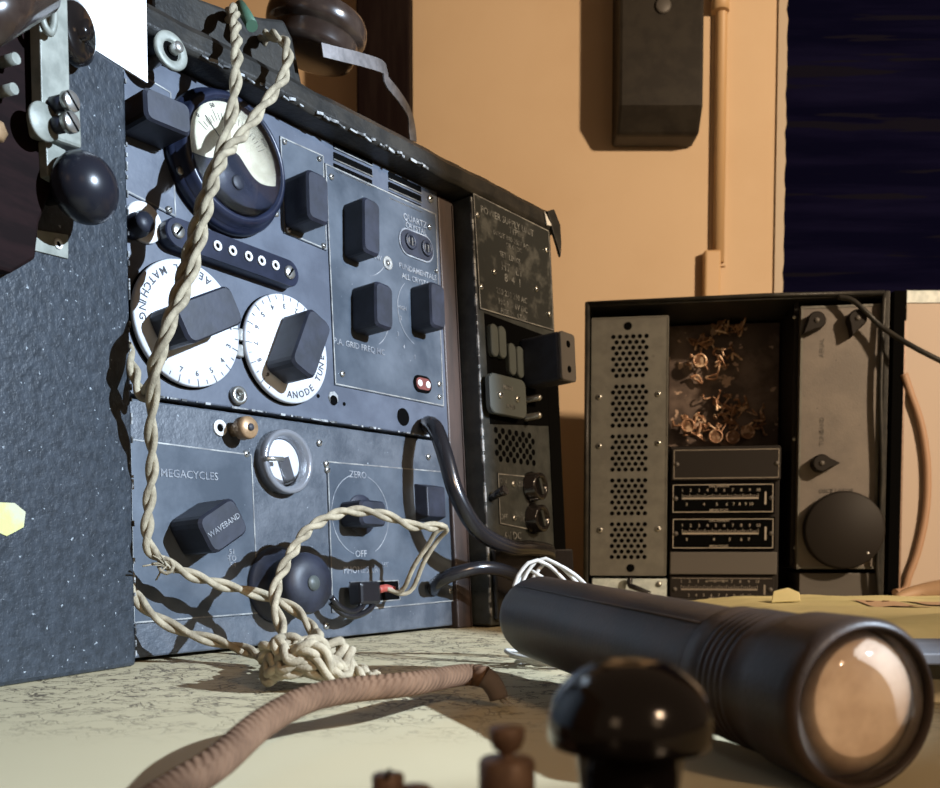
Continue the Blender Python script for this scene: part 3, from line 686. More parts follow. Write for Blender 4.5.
for r_ in range(6):
    for k in range(6):
        uu = a.x + (b_.x-a.x)*(k+.5*(r_ % 2))/5.5; vv = a.y-(a.y-b_.y)*r_/5; vh.cyl((uu, vv, PW_-.0002), .0033, .0006, seg=12)
vh.build('vent_holes', 'hole', px_)
sw = plate(FP, px_, [(497, 473), (527, 476), (528, 530), (499, 524)], 'switch_plate', 'psu', PW_, .001, True)
lettering(FP, sw, [('ON', 503, 481, .008), ('LT', 521, 484, .008), ('OFF', 504, 517, .008), ('AC', 523, 520, .008), ('6V DC', 513, 536, .011)], PW_+.0013, m='worn')
c = U(502, 492, PW_+.014); tg = MB().tube([V((c.x-.002, c.y-.006, PW_)), V((c.x, c.y-.001, PW_+.009)), V((c.x+.001, c.y+.002, PW_+.018))], .004, 12, rfn=lambda t: .0032+.0022*t).build('toggle', 'bake', px_)
for x, y in ((513, 484), (514, 518)): screw(FP, sw, x, y, PW_+.001, r=.0032)
for x, y in ((541.5, 486), (543.5, 518)):
    c = U(x, y, PW_+.014); fc = MB().lathe([(.0165, 0), (.0165, .003), (.0145, .004), (.0145, .013), (.0125, .014), (.0095, .014), (.0095, .0125), (0, .0125)], (c.x, c.y, PW_), seg=32).build('fuse_cap', 'bake', px_)
    MB().box((c.x, c.y, PW_+.0135), (.004, .017, .002), Zr(.35)).build('cap_slot', 'psu', None).parent = fc

def ground(o):                                        # the set leans back: trim what would sink into the table
    for v_ in o.data.vertices: v_.co.y = max(v_.co.y, -v_.co.z*math.tan(math.radians(3.4))+.0004)
for o in list(COL.objects):
    if o.type == 'MESH' and o.name.split('.')[0] in ('housing', 'front_panel', 'end_wall', 'back_panel', 'divider_post'): ground(o)
# --- cables
def cable(pts, r, name, m, label, cat, base=None, seg=14, **k):
    mb = MB(); mb.tube(smoothpath(pts, .004), r, seg); return one(mb, name, m, label, cat, base=base, **k)
W = FP.w
def Q(u, v, w_): return FP.o+FP.u*u+FP.v*v+FP.n*w_
pts = [W(426, 427, -.006), W(429, 424, .012), W(436, 430, .026), W(445, 455, .04), W(457, 495, .05), W(478, 530, .055), W(508, 547, .055), W(530, 548, .05), W(546, 550, .038), W(550, 554, .028)]
cable(pts, .0078, 'power_cable', 'rubber', 'thick glossy black cable arching down from the lower radio panel top', 'cable', base=pts[0])
pts = [W(433, 590, -.006), W(436, 584, .010), W(449, 576, .026), W(478, 568, .045), W(505, 571, .055), W(530, 584, .06), W(560, 600, .055)]
cable(pts, .0066, 'power_cable', 'rubber', 'shorter black cable looping low past the foot of the brown divider', 'cable', base=pts[0])

# --- tan twisted cords
kc = T(312, 690, .0)                                  # knot centre on the table
def K(dx, dy, z): return kc + V((dx, dy, z))
p = [W(228, 20, .003), W(230, 13, .012), W(234, 12, .028), W(237, 55, .05), W(234, 100, .055), W(226, 137, .056), W(215, 165, .056), W(203, 200, .052), W(192, 240, .052), W(181, 280, .052), W(168, 325, .060), W(156, 372, .060),
     W(151, 420, .045), W(152, 470, .032), W(148, 515, .026), W(149, 547, .026), W(168, 564, .026), W(205, 580, .032), W(250, 592, .040), W(284, 603, .055), W(308, 622, .075), W(316, 645, .10), K(-.010, .012, .018), K(.012, -.005, .010)]
A_ = MB(); twisted(A_, p); 
cA = tag(A_.build('twisted_cord', 'tan'), 'tan twisted cloth cord hanging from the case top past the meter and white dial', 'cord')
p = [W(262, 42, .002), W(264, 37, .010), W(272, 35, .028), W(287, 46, .045), W(284, 76, .052), W(263, 107, .057), W(243, 134, .058), W(222, 160, .064), W(209, 200, .064), W(199, 245, .062), W(188, 285, .064), W(170, 325, .071), W(156, 360, .062), W(142, 394, .035), Q(-.0035, .245, .000), Q(-.0035, .18, -.006), Q(-.0035, .10, -.006), Q(-.003, .066, -.002),
     W(137, 597, .010), W(152, 614, .020), W(185, 632, .032), W(230, 645, .055), W(262, 656, .085), K(-.026, .010, .016), K(-.010, -.010, .012), K(.014, .006, .008)]
B_ = MB(); twisted(B_, p, ph=1.3)
cB = tag(B_.build('twisted_cord', 'tan'), 'tan twisted cloth cord falling by the meter window and emerging low behind the black box', 'cord')
tip = W(444, 526, .075)
p = [K(.018, -.010, .010), K(.0, -.014, .014), K(-.018, .004, .020), W(285, 640, .115), W(276, 608, .09), W(276, 588, .08), W(290, 556, .07), W(311, 528, .065), W(345, 512, .065), W(380, 514, .070), W(414, 526, .075), tip]
C_ = MB(); s1, s2 = twisted(C_, p, ph=.5)
wa = smoothpath([s1[-1], W(447, 530, .072), W(438, 540, .06), W(424, 562, .045), W(413, 588, .03), W(402, 594, .022), W(388, 589, .016)], .003)
wb_ = smoothpath([s2[-1], W(436, 532, .070), W(428, 545, .06), W(414, 566, .045), W(404, 588, .03), W(396, 592, .022), W(384, 587, .016)], .003)
C_.tube(wa, .0021, 8); C_.tube(wb_, .0021, 8)
cC = tag(C_.build('twisted_cord', 'tan'), 'tan twisted cloth cord arching over the phones lettering to the black plug', 'cord')
sl = MB(); sl.tube(smoothpath([W(394, 590, .019), W(386, 588, .016), W(378, 590, .016)], .002), .0034, 10); sl.build('red_sleeve', 'red', cC)['label'] = 'red sleeve'
pl_ = MB(); c = FP.l(368, 593, .016)
pgm = MB().box((c.x, c.y, c.z-.004), (.026, .020, .016)); pgo = pgm.build('plug', 'rubber', None, bevel=.003)
pgo.data.transform(FP.m); pgo.parent = cC
tl = MB(); tl.tube(smoothpath([W(331, 597, .014), W(340, 607, .016), W(352, 612, .016), W(362, 606, .014), W(366, 594, .012)], .003), .0027, 8)
tl.tube(smoothpath([W(330, 602, .010), W(342, 613, .014), W(356, 616, .016), W(371, 608, .015), W(374, 594, .012)], .003), .0027, 8)
tag(tl.build('plug_lead', 'rubber'), 'short pair of black leads drooping from the round knob to the phones plug', 'lead')
# knot of cord on the table
kn = MB(); random.seed(21)
for j in range(7):
    pts = []; ph = random.random()*6.28; rx_ = random.uniform(.012, .026); ry = random.uniform(.010, .018); cxk = random.uniform(-.014, .010)
    for k in range(9):
        a = ph + k*.72; pts.append(K(cxk+rx_*math.cos(a), ry*math.sin(a)*1.1, .0055+.014*abs(math.sin(a*1.5+j))+.0016*j))
    twisted(kn, pts, r=.0025, off=.0023, pitch=.030, ph=j)
pts = [K(.008, .01, .016), K(.018, .006, .013), K(.028, .002, .009), K(.036, -.002, .006)]
for j in range(3): twisted(kn, [q+V((0, (j-1)*.007, 0)) for q in pts], ph=j, pitch=.02)
tag(kn.build('cord_bundle', 'tan'), 'knotted bundle of tan twisted cord lying on the table before the radio', 'cord bundle')
# frayed tie on first cord
c = W(166, 566, .034); ty = MB()
for k in range(9):
    d = V((random.uniform(-1, .3), random.uniform(-1, 1), random.uniform(-1, .4))).normalized()*random.uniform(.008, .016); ty.tube([c, c+d*.6+V((0, 0, .001)), c+d], .0006, 5)
ty.tube([c+V((-.005*math.cos(a), 0, .005*math.sin(a))) for a in [k*PI/4 for k in range(9)]], .0014, 6)
ty.build('thread_tie', 'tan', cA)
# green sleeve on case top
gs = MB(); gs.tube([W(240, 6, .010), W(246, 15, .018), W(252, 26, .028)], .0046, 12); tag(gs.build('green_plug', 'green'), 'small green plug beside the cord at the case top edge', 'plug')

# thick brown braided cord
pts = [T(96, 850, .007), T(150, 806, .008), T(180, 786, .009), T(218, 762, .012), T(262, 724, .017), T(306, 700, .020), T(352, 690, .020), T(410, 684, .019), T(462, 675, .016), T(487, 677, .015)]
bc = MB(); bc.tube(smoothpath(pts, .002), .0056, 20); o = one(bc, 'braided_cord', 'browncord', 'thick brown braided cord lying across the front of the table', 'cord')
fr = MB(); e0 = T(484, 677, .015); e1 = T(499, 699, .004)
fr.tube(smoothpath([e0, e0.lerp(e1, .3)+V((.001, 0, .001)), e0.lerp(e1, .7)+V((.001, 0, .0005)), e1], .002), .0046, 14, rfn=lambda t: .0056-.0008*t); fr.build('frayed_end', 'frayed', o)
fs = MB()
for k in range(14):
    d = (e1-e0).normalized()*random.uniform(.004, .010)+V((random.uniform(-.004, .004), random.uniform(-.004, .004), random.uniform(-.001, .003))); q = e0.lerp(e1, random.uniform(.5, 1)); q2 = q+d; q2.z = max(q2.z, .001); q.z = max(q.z, .001); fs.tube([q, q2], .0004, 5)
fs.build('loose_threads', 'softwhite', o)

# ================================================================== HEADPHONE on the case
pts = [(q.x, max(q.y, topv)) for q in (U(x, y, .0) for x, y in ((150, -26), (196, 0), (224, 10), (256, 18), (281, 21), (290, 40), (294, 60)))]
pts = [(pts[0][0], topv+.0004)] + pts + [(pts[-1][0]+.006, topv+.0004)]
lp_ = MB(); lp_.prism(pts, -.075, .004); lpo = lp_.build('leather_pouch', 'casebl', bevel=.003); lpo.data.transform(FP.m)
tag(lpo, 'black leather pouch lying on the radio case top behind the hanging cords', 'pouch')
hc = W(315, 37, -.004)
hp = thing('headphone', 'brown-black bakelite earphone with bent steel band on the case top', 'headphone', base=hc)
ax = V((.20, -.10, 1)).normalized(); ax = V((.20, -.02, 1)).normalized()
R = .0415
pr = [(0, -.018), (R*.70, -.018), (R*.84, -.016), (R*.88, -.011), (R*.89, -.002), (R*.91, -.001), (R, .001), (R*1.03, .004), (R*1.04, .009), (R*1.02, .014), (R*.96, .018), (R*.85, .020), (R*.3, .021), (0, .021)]
MB().lathe(pr, hc, ax, 56).build('ear_cup', 'brownbake', hp)
bp = [W(322, 50, .034), W(342, 55, .036), W(362, 60, .034), W(384, 68, .026), W(386, 80, .024), W(400, 98, .018), W(410, 116, .012), W(413, 141, .010)]
bp = smoothpath(bp, .004); sb = MB(); vs = []
for i, p in enumerate(bp):
    t = (bp[min(i+1, len(bp)-1)]-bp[max(0, i-1)]).normalized(); up = (V((0, 0, 1))-t*t.z).normalized(); nn_ = t.cross(up)*.0006; hw = .0054
    vs.append([sb.bm.verts.new(p+up*hw+nn_), sb.bm.verts.new(p-up*hw+nn_), sb.bm.verts.new(p-up*hw-nn_), sb.bm.verts.new(p+up*hw-nn_)])
for a, b_ in zip(vs, vs[1:]):
    for j in range(4): sb.bm.faces.new((a[j], a[(j+1) % 4], b_[(j+1) % 4], b_[j]))
sb.bm.faces.new(vs[0]); sb.bm.faces.new(vs[-1][::-1])
sb.build('steel_band', 'steel2', hp)

# ================================================================== TORCH
hd = hit(863, 707, V((0, .310, 0)), V((0, 1, 0))); tl_ = hit(528, 614, V((0, .60, 0)), V((0, 1, 0)))
ax = (hd-tl_); Ln = ax.length; ax.normalize()
tc = thing('flashlight', 'large dark ribbed flashlight lying on the table with frosted lens facing the viewer', 'flashlight', base=V((hd.x, hd.y, 0)))
rb = .0252; pr = [(0, 0), (rb*.55, .001), (rb*.8, .006), (rb*.94, .013), (rb, .022), (rb, Ln-.075), (rb*1.0, Ln-.072)]
MB().lathe(pr, tl_, ax, 56).build('barrel', 'torch', tc)
rh = .0288; pr = [(rb*.99, Ln-.074), (rb*1.05, Ln-.072), (rb*1.05, Ln-.062)]
for k in range(5): z = Ln-.060+k*.004; pr += [(rb*1.01, z), (rb*1.065, z+.001), (rb*1.065, z+.003)]
pr += [(rb*1.03, Ln-.040), (rh, Ln-.026), (rh*1.02, Ln-.006), (rh*1.02, Ln-.001), (rh*.94, Ln+.002), (rh*.90, Ln+.0015), (rh*.88, Ln-.001), (rh*.86, Ln-.010), (0, Ln-.012)]
MB().lathe(pr, tl_, ax, 64).build('head', 'torch', tc)
pr = [(rh*.835, Ln-.003), (rh*.6, Ln-.012+.003), (rh*.3, Ln-.0105), (.0, Ln-.011)]
MB().lathe([(rh*.878, Ln-.0012), (rh*.84, Ln-.0020), (rh*.70, Ln-.0038), (rh*.45, Ln-.0062), (rh*.2, Ln-.0078), (0, Ln-.0084)], tl_, ax, 48).build('reflector', 'lensback', tc)
bl = tl_ + ax*(Ln-.0095); MB().lathe([(.0036, 0), (.004, .001), (.003, .004), (.0015, .0055), (0, .006)], bl, ax, 20).build('bulb', 'bulb', tc)
MB().lathe([(0, Ln+.0012), (rh*.5, Ln+.0008), (rh*.878, Ln-.0006)][::-1], tl_, ax, 48).build('lens', 'glass', tc)
# moulded seam and sliding switch on the barrel
q = ax.to_track_quat('Z', 'Y'); sd = ax.cross(V((0, 0, 1))).normalized(); upb = sd.cross(ax).normalized()
sm = MB(); dr = (upb*.72 - sd*.69).normalized(); dr = (upb*.80 + sd*-.6).normalized()
for s_ in (1, -1):
    d = (upb*.78+sd*.62*s_).normalized(); sm.tube([tl_+ax*.02+d*rb, tl_+ax*(Ln-.075)+d*rb], .0007, 6)
sm.build('moulded_seam', 'torch', tc)
for s_ in (1,):
    d = (-upb*.62-sd*.78).normalized()
    p0 = tl_+ax*.075+d*rb*.97; Rm = Matrix((ax, d.cross(ax), d)).transposed()
    MB().prism(rrect(.045, .016, .006, 5), 0, .006, Rm, p0, inset=.0015).build('slide_switch', 'rubber', tc)
# coil of thin wires under and behind the tail
cw = MB(); ctr = V((tl_.x+.030, tl_.y+.010, 0))
for j in range(6):
    r1 = .022+.003*j; pts = []
    for k in range(21):
        a = 2*PI*k/20+j; pts.append(ctr+V((r1*math.cos(a)*1.15, r1*math.sin(a)*.5+.03, .0035+(j % 3)*.003+.0015*math.sin(a*3+j))))
    cw.tube(smoothpath(pts, .006), .0014, 6, cap=False)
for j, (x0, x1, y0) in enumerate(((505, 575, 577), (512, 585, 574), (520, 592, 576), (508, 560, 582))):      # wires rising behind the tail
    pts = [hit(x0+10, 596, V((0, .645+.004*j, 0)), V((0, 1, 0))), hit((x0*2+x1)/3, y0-14+j, V((0, .65+.004*j, 0)), V((0, 1, 0))), hit((x0+x1*1.6)/2.6, y0-12+2*j, V((0, .655, 0)), V((0, 1, 0))), hit(x1, 592, V((0, .66+.004*j, 0)), V((0, 1, 0)))]
    pts = [ctr+V((-.008, .03, .010))] + pts + [ctr+V((.05, .05, .004))]
    cw.tube(smoothpath(pts, .005), .0014, 8)
tag(cw.build('wire_coil', 'wirewhite'), 'loose coil of thin grey-white wire behind the flashlight tail', 'wire')

# ================================================================== FOREGROUND MORSE KEY
kb = hit(630, 715, V((0, .205, 0)), V((0, 1, 0)))
mk = thing('morse_key', 'foreground morse key with large glossy black mushroom knob and brass terminals', 'telegraph key', base=V((kb.x, .14, 0)))
zt_ = hit(630, 657, V((0, .205, 0)), V((0, 1, 0))).z; zr = hit(630, 733, V((0, .205, 0)), V((0, 1, 0))).z
R = .0178; hh = zt_-zr; pr = [(0, zr-.028), (.0105, zr-.028), (.0108, zr-.012), (.0118, zr-.004), (R*.86, zr-.003), (R*.96, zr-.0025), (R*.995, zr-.001), (R, zr+.002)]
for k in range(1, 15):
    a = PI/2*k/15; pr.append((R*math.cos(a)**.92, zr+.002+(hh-.002)*math.sin(a)))
pr.append((0, zt_))
MB().lathe(pr, (kb.x, kb.y, 0), (0, 0, 1), 72).build('mushroom_knob', 'bake', mk)['label'] = 'glossy black mushroom knob'
MB().box((kb.x-.012, .135, .013), (.095, .150, .022)).build('base_block', 'brownbake', mk, bevel=.003)
MB().box((kb.x, .14, zr-.024), (.014, .15, .006)).build('lever_arm', 'brass', mk, bevel=.001)
for px, py, sx_ in ((507, 727, 1.0), (388, 774, .92)):
    top = hit(px, py, V((0, .200, 0)), V((0, 1, 0))); q = .200/F; x_ = top.x; z1 = top.z
    full = px > 450
    if full:
        prf = [(0, .024), (28.5*q*.9, .024), (28.5*q, .0255), (28.5*q, z1-36*q), (28.5*q*.9, z1-31.5*q), (6*q, z1-31*q), (6*q, z1-27*q), (14*q, z1-22*q), (18*q, z1-12*q), (18.5*q, z1-2*q), (17*q, z1), (0, z1)]
    else:
        prf = [(0, .022), (16*q, .022), (16.5*q, z1-2*q), (15*q, z1), (0, z1)]
    tmn = MB().lathe(prf, (x_, .200, 0), (0, 0, 1), 40).build('terminal_nut', 'brassdark', mk)
    if not full: MB().box((x_, .200, z1), (.0007, .008, .0005)).build('nut_slot', 'hole', None).parent = tmn
hx = hit(415, 786, V((0, .198, 0)), V((0, 1, 0))); MB().lathe([(.004, 0), (.004, hx.z-.024-.001), (.003, hx.z-.024), (0, hx.z-.024)], (hx.x, .198, .024), seg=20).build('small_screw', 'brassdark', mk)

# ================================================================== SECOND SET IN OPEN CASE (right)
A0 = T(583, 603); ang = math.radians(8.5)
FC = Frame(V((A0.x, A0.y, 0)), V((math.cos(ang), -math.sin(ang), 0)), 0.0)
# n0 must face the viewer
def C(px, py, w=0.0): return FC.l(px, py, w)
Wc = C(888, 400).x; Hc = C(735, 296).y; De = .17
oc = thing('open_case', 'black open transit case standing against the wall holding grey radio units', 'case', FC.m, base=(Wc/2, 0, -De/2))
tk = .007; m_ = MB()
for c, s_ in (((tk/2, Hc/2, -De/2), (tk, Hc, De)), ((Wc-tk/2, Hc/2, -De/2), (tk, Hc, De)), ((Wc/2, tk/2, -De/2), (Wc-2*tk-.0004, tk, De)), ((Wc/2, Hc-tk/2, -De/2), (Wc-2*tk-.0004, tk, De)), ((Wc/2, Hc/2, -De+tk/2), (Wc-2*tk-.0004, Hc-2*tk-.0004, tk))): m_.box(c, s_)
m_.build('shell', 'casebl', oc, bevel=.0015)
e = MB()
e.tube([V((tk*.5, .01, .001)), V((tk*.5, Hc-.003, .001))], .003, 8); e.tube([V((tk*.5, Hc-.003, .001)), V((Wc*.6, Hc-.001, .002)), V((Wc-.008, Hc-.003, .001))], .003, 8)
e.tube(smoothpath([V((Wc-.008, Hc-.004, .001)), V((Wc-.011, Hc*.7, .003)), V((Wc-.006, Hc*.4, .002)), V((Wc-.010, Hc*.15, .003)), V((Wc-.006, .01, .001))], .01), .0032, 8)
e.build('piping', 'casebl', oc)

Wu = -.012
# perforated unit
def quadC(px, w0, w1, name, m, par, bev=.0012):
    p = [C(x, y, w1) for x, y in px]; xs = sorted(q.x for q in p); ys = sorted(q.y for q in p)
    x0, x1, y0, y1 = (xs[0]+xs[1])/2, (xs[2]+xs[3])/2, (ys[0]+ys[1])/2, (ys[2]+ys[3])/2
    o = MB().box(((x0+x1)/2, (y0+y1)/2, (w0+w1)/2), (x1-x0, y1-y0, abs(w1-w0))).build(name, m, par, bevel=bev); return o, (x0, x1, y0, y1)
pu = thing('perforated_unit', 'tall grey perforated metal unit at the left of the open black case', 'power unit', FC.m, base=(.07, .03, -.08))
cen = C(628, 446, Wu); _, pb = quadC([(590, 318), (667, 317), (667, 577), (593, 573)], -.155, Wu, 'housing', 'rig', pu)
e = MB()
for x0, y0, x1, y1 in ((pb[0], pb[2], pb[0], pb[3]), (pb[1], pb[2], pb[1], pb[3]), (pb[0], pb[3], pb[1], pb[3]), (pb[0], pb[2], pb[1], pb[2])):
    e.box(((x0+x1)/2, (y0+y1)/2, Wu+.0002), (max(.0018, x1-x0), max(.0018, y1-y0), .0012))
e.build('raised_rim', 'rig', pu)
vh = MB(); a = C(613.5, 337, Wu+.0001); b_ = C(644.5, 557, Wu+.0001); ny = 41; cnt = 0
for r_ in range(ny):
    if r_ in (8, 17, 25, 33): continue
    for k in range(6 if r_ % 2 == 0 else 5):
        uu = a.x+(b_.x-a.x)*(k+.5*(r_ % 2))/5; vv = a.y-(a.y-b_.y)*r_/(ny-1); vh.cyl((uu, vv, Wu-.0001), .0032, .0005, seg=10)
vh.build('vent_holes', 'hole', pu)
for x, y in ((599, 397), (658, 394), (599, 446), (658, 443), (600, 530), (658, 529)):
    c = C(x, y, Wu); q_ = MB().lathe([(.0042, 0), (.0042, .001), (.003, .002), (0, .002)], c, seg=16).build('screw', 'steel', pu); MB().cyl((c.x, c.y, c.z+.002), .0018, .0002, seg=10).build('screw_recess', 'hole', None).parent = q_
for x, y in ((628, 326), (630.5, 568)): MB().cyl(C(x, y, Wu), .0058, .0006, seg=20).build('mounting_hole', 'hole', pu)
ws = thing('connector_strip', 'pale metal connector strip below the perforated unit with a black lead', 'connector', FC.m, base=(.07, .01, -.03))
quadC([(592, 578.5), (667, 578.5), (667, 600), (592, 600)], -.10, Wu-.004, 'strip_body', 'bstrip', ws)
MB().tube(smoothpath([C(630, 577, Wu+.004)+V((0, -.001, 0)), C(630, 585, Wu+.006), C(636, 588, Wu+.010), C(650, 594, Wu+.010)], .003), .0042, 10).build('lead', 'rubber', ws)
MB().lathe([(.004, 0), (.004, .002), (0, .003)], C(659, 584, Wu-.004), seg=14).build('screw', 'steel', ws)

# centre unit
cu_ = thing('coil_unit', 'centre radio unit with corroded copper works above dark dial scale plates', 'radio set', FC.m, base=(.2, .02, -.1))
quadC([(669.5, 446), (779, 446), (779, 600), (669.5, 600)], -.155, Wu-.006, 'lower_housing', 'bez', cu_)
xa = C(669, 400, -.11).x; xb = C(780, 400, -.11).x; y0 = C(720, 446, -.11).y; y1 = C(720, 322, -.11).y
MB().box(((xa+xb)/2, (y0+y1)/2, -.135), (xb-xa, y1-y0-.002, .03)).build('back_chassis', 'inner', cu_, bevel=.001)
wk = MB(); random.seed(5)
zc_ = [(0.30, .80, .012), (.28, .62, .02), (.52, .70, .018), (.45, .38, .028), (.62, .30, .022), (.55, .18, .02), (.30, .12, .016), (.15, .18, .018), (.78, .35, .02), (.85, .18, .016), (.5, .95, .008), (.65, .95, .008)]
for fx, fy, s_ in zc_:
    for k in range(7):
        c = V((xa+.01+(xb-xa-.03)*fx+random.uniform(-1, 1)*s_, y0+(y1-y0)*fy+random.uniform(-1, 1)*s_*.8, -.112+random.uniform(0, .012)))
        pts = [c+V((random.uniform(-1, 1), random.uniform(-1, 1), random.uniform(-.3, .8)))*.010 for _ in range(4)]
        wk.tube(smoothpath(pts, .002), random.uniform(.0010, .0024), 6)
wk.build('wiring', 'rust', cu_)['label'] = 'tangled coppery wires and lugs'
for k, (x, y) in enumerate(((688, 425), (716, 436), (733, 437), (748, 432), (700, 360))):
    c = C(x, y, -.09); cl_ = MB()
    for j in range(4): cl_.ring((c.x, c.y, -.10+j*.0021), .008, .0105, .0022, seg=24)
    cl_.build('coil', 'rust', cu_)
def scale(px, label, m, border, marks, par, tilt=0):
    o, (x0, x1, y0, y1) = quadC(px, Wu-.006, Wu, 'scale_plate', m, par, .0008); w_, h_ = x1-x0, y1-y0; z = Wu+.0002
    if label: o['label'] = label
    bm_ = MB()
    if border:
        i_ = .003
        for cx__, cy__, sx__, sy__ in (((x0+x1)/2, y1-i_, w_-2*i_, .0011), ((x0+x1)/2, y0+i_, w_-2*i_, .0011), (x0+i_, (y0+y1)/2, .0011, h_-2*i_), (x1-i_, (y0+y1)/2, .0011, h_-2*i_)): bm_.box((cx__, cy__, z), (sx__, sy__, .0003))
    else: bm_.box(((x0+x1)/2, y1-.002, z), (w_*.96, .0007, .0003))
    bm_.build('border', 'softwhite' if border and marks else 'softdim', None).parent = o
    if marks:
        t = MB(); xm0, xm1 = x0+w_*.11, x0+w_*.84; ym = y0+h_*.50
        t.box(((xm0+xm1)/2, ym, z), (xm1-xm0, .0022, .0003))
        for k in range(41): t.box((xm0+(xm1-xm0)*k/40, ym+.0024, z), (.0006, .0045 if k % 4 else .008, .0003))
        for k in range(10): t.text(str(k+1), Matrix.Translation((xm0+(xm1-xm0)*k/9, ym+.0115, z)), .006)
        for k, f_ in enumerate(marks): t.text(str(3+k), Matrix.Translation((xm0+(xm1-xm0)*f_, ym-.0085, z)), .006)
        t.text('DIAL DIVISION', Matrix.Translation(((x0+x1)/2-.005, y1-.0055, z)), .0042)
        t.text('MEGACYCLES', Matrix.Translation(((x0+x1)/2-.005, y0+.0055, z)), .0042)
        t.box((x1-w_*.09, ym, z), (.0025, h_*.4, .0003))
        t.build('scale_marks', 'softwhite' if border else 'softdim', None).parent = o
    for xx in (x0+w_*.045, x1-w_*.035):
        MB().lathe([(.0034, 0), (.0034, .001), (0, .002)], (xx, (y0+y1)/2, Wu), seg=14).build('rivet', 'bezgrey', None).parent = o
    return o
o = scale([(672, 447.5), (781, 447.5), (781, 480), (672, 480)], 'blank brown plate', 'bez', True, None, cu_)
scale([(671, 482.5), (775, 482.5), (775, 514), (671, 514)], 'upper frequency scale with pale border', 'hole', True, (.06, .29, .46, .59, .68, .76, .84, .91), cu_)
scale([(671, 517), (775, 517), (775, 550), (671, 550)], 'lower frequency scale with pale border', 'hole', True, (.06, .42, .63, .78, .88), cu_)
quadC([(670, 552), (777, 552), (777, 574.5), (670, 574.5)], Wu-.006, Wu+.001, 'plain_strip', 'bezgrey', cu_)
scale([(670, 577), (774, 577), (774, 602), (670, 602)], 'dim unbordered scale', 'bez', False, (.1, .2, .3, .4, .5, .6, .7, .8, .9), cu_)

# right unit
ru = thing('tuning_unit', 'tall grey-brown metal unit with large dark disc knob at the right of the open case', 'radio set', FC.m, base=(.4, .03, -.08))
_, rbx = quadC([(797, 306), (878, 304), (880, 568), (800, 570)], -.155, Wu+.004, 'housing', 'rig2', ru)
WR = Wu+.004; e = MB(); x0, x1, y0, y1 = rbx
for cx__, cy__, sx__, sy__ in (((x0+x1)/2, y1-.002, x1-x0, .003), ((x0+x1)/2, y0+.002, x1-x0, .003), (x0+.002, (y0+y1)/2, .003, y1-y0), (x1-.002, (y0+y1)/2, .003, y1-y0)): e.box((cx__, cy__, WR+.0004), (sx__, sy__, .0012))
e.build('raised_rim', 'rig', ru)
quadC([(799, 573), (881, 573), (881, 602), (799, 602)], -.10, Wu, 'lower_strip', 'bezgrey', ru)
quadC([(792, 565), (797, 565), (797, 300), (792, 300)], -.15, Wu-.008, 'side_plate', 'bez', ru)
def drop(px, py, ang_, r, name='pointer_knob', D=.018):
    c = C(px, py, WR+D); pts = []
    for k in range(20):
        a = math.radians(40)+math.radians(280)*k/19; pts.append((r*math.cos(a), r*math.sin(a)))
    pts.append((r*2.0, 0)); o = MB().prism(pts, WR, WR+D, Zr(ang_), (c.x, c.y, 0), inset=.002).build(name, 'bez', ru)
    MB().lathe([(.0035, 0), (.0035, .001), (0, .0015)], (c.x, c.y, WR+D), seg=12).build('knob_screw', 'bezgrey', None).parent = o
    return o
drop(817, 320, math.radians(225), .0125); drop(858, 318, math.radians(255), .0125); drop(822, 463, 0, .0125)
c = C(845, 530, WR+.020)
dk = MB().lathe([(.050, 0), (.0535, .002), (.0545, .010), (.0535, .018), (.051, .020), (0, .020)], (c.x, c.y, WR), seg=72).build('disc_knob', 'bez', ru)
c2 = C(868, 553, WR+.020); MB().lathe([(.0018, 0), (0, .001)], c2, seg=10).build('index_dot', 'paper', None).parent = dk
lt = MB()
for s_, x, y in (('AERIAL', 822, 348), ('TUNE', 822, 438), ('BAND', 822, 425), ('OSCILLATOR', 836, 491)):
    cc = C(x, y, WR+.0004); lt.text(s_, Matrix.Translation(cc) @ Matrix.Rotation(0 if s_ == 'OSCILLATOR' else PI/2, 4, 'Z'), .008)
lt.build('lettering', 'bezgrey', ru)
for x, y in ((793, 317), (793, 439), (794, 548)):
    MB().lathe([(.003, 0), (.003, .001), (0, .002)], C(x+1.5, y, Wu-.008), seg=12).build('screw', 'steel', ru)
# black cord from case corner to the right
pts = [FC.w(838, 297, .004), FC.w(852, 300, .010), FC.w(866, 312, .013), FC.w(882, 327, .013), FC.w(910, 345, .025), FC.w(945, 363, .03), FC.w(990, 385, .02), FC.w(1040, 480, .02), FC.w(1060, 600, .02)]
cable(pts, .0036, 'black_cord', 'casebl', 'thin black cord running off right from the top corner of the open case', 'cord', base=pts[0], seg=10)

# white board leaning behind
yb = 1.60; x0 = Yp(903, 400, yb).x; z1 = Yp(920, 291, yb).z; x1 = x0+.42
bd = thing('display_board', 'off-white board with pale blue top strip behind the open case', 'board', base=(x0+.2, yb, 0))
MB().box(((x0+x1)/2, yb+.006, z1/2), (x1-x0, .012, z1)).build('board', 'board', bd)
zs_ = Yp(920, 303, yb).z; MB().box(((x0+x1)/2, yb-.0015, (z1+zs_)/2), (x1-x0, .003, z1-zs_)).build('top_strip', 'bstrip', bd)
xf = Yp(890, 400, yb).x; MB().box(((xf+x0)/2, yb+.004, z1/2-.001), (x0-xf, .022, z1)).build('frame_edge', 'hole', bd, bevel=.001)
MB().box((x0-.002, yb-.0075, z1*.45), (.0028, .001, z1*.9)).build('brass_beading', 'brassdark', bd)
pts = [Yp(x, y, yb-.008) for x, y in ((904, 374), (910, 392), (921, 425), (927, 465), (926, 510), (918, 550), (909, 575), (904, 590))]; pts.append(V((pts[-1].x-.02, yb-.02, .006)))
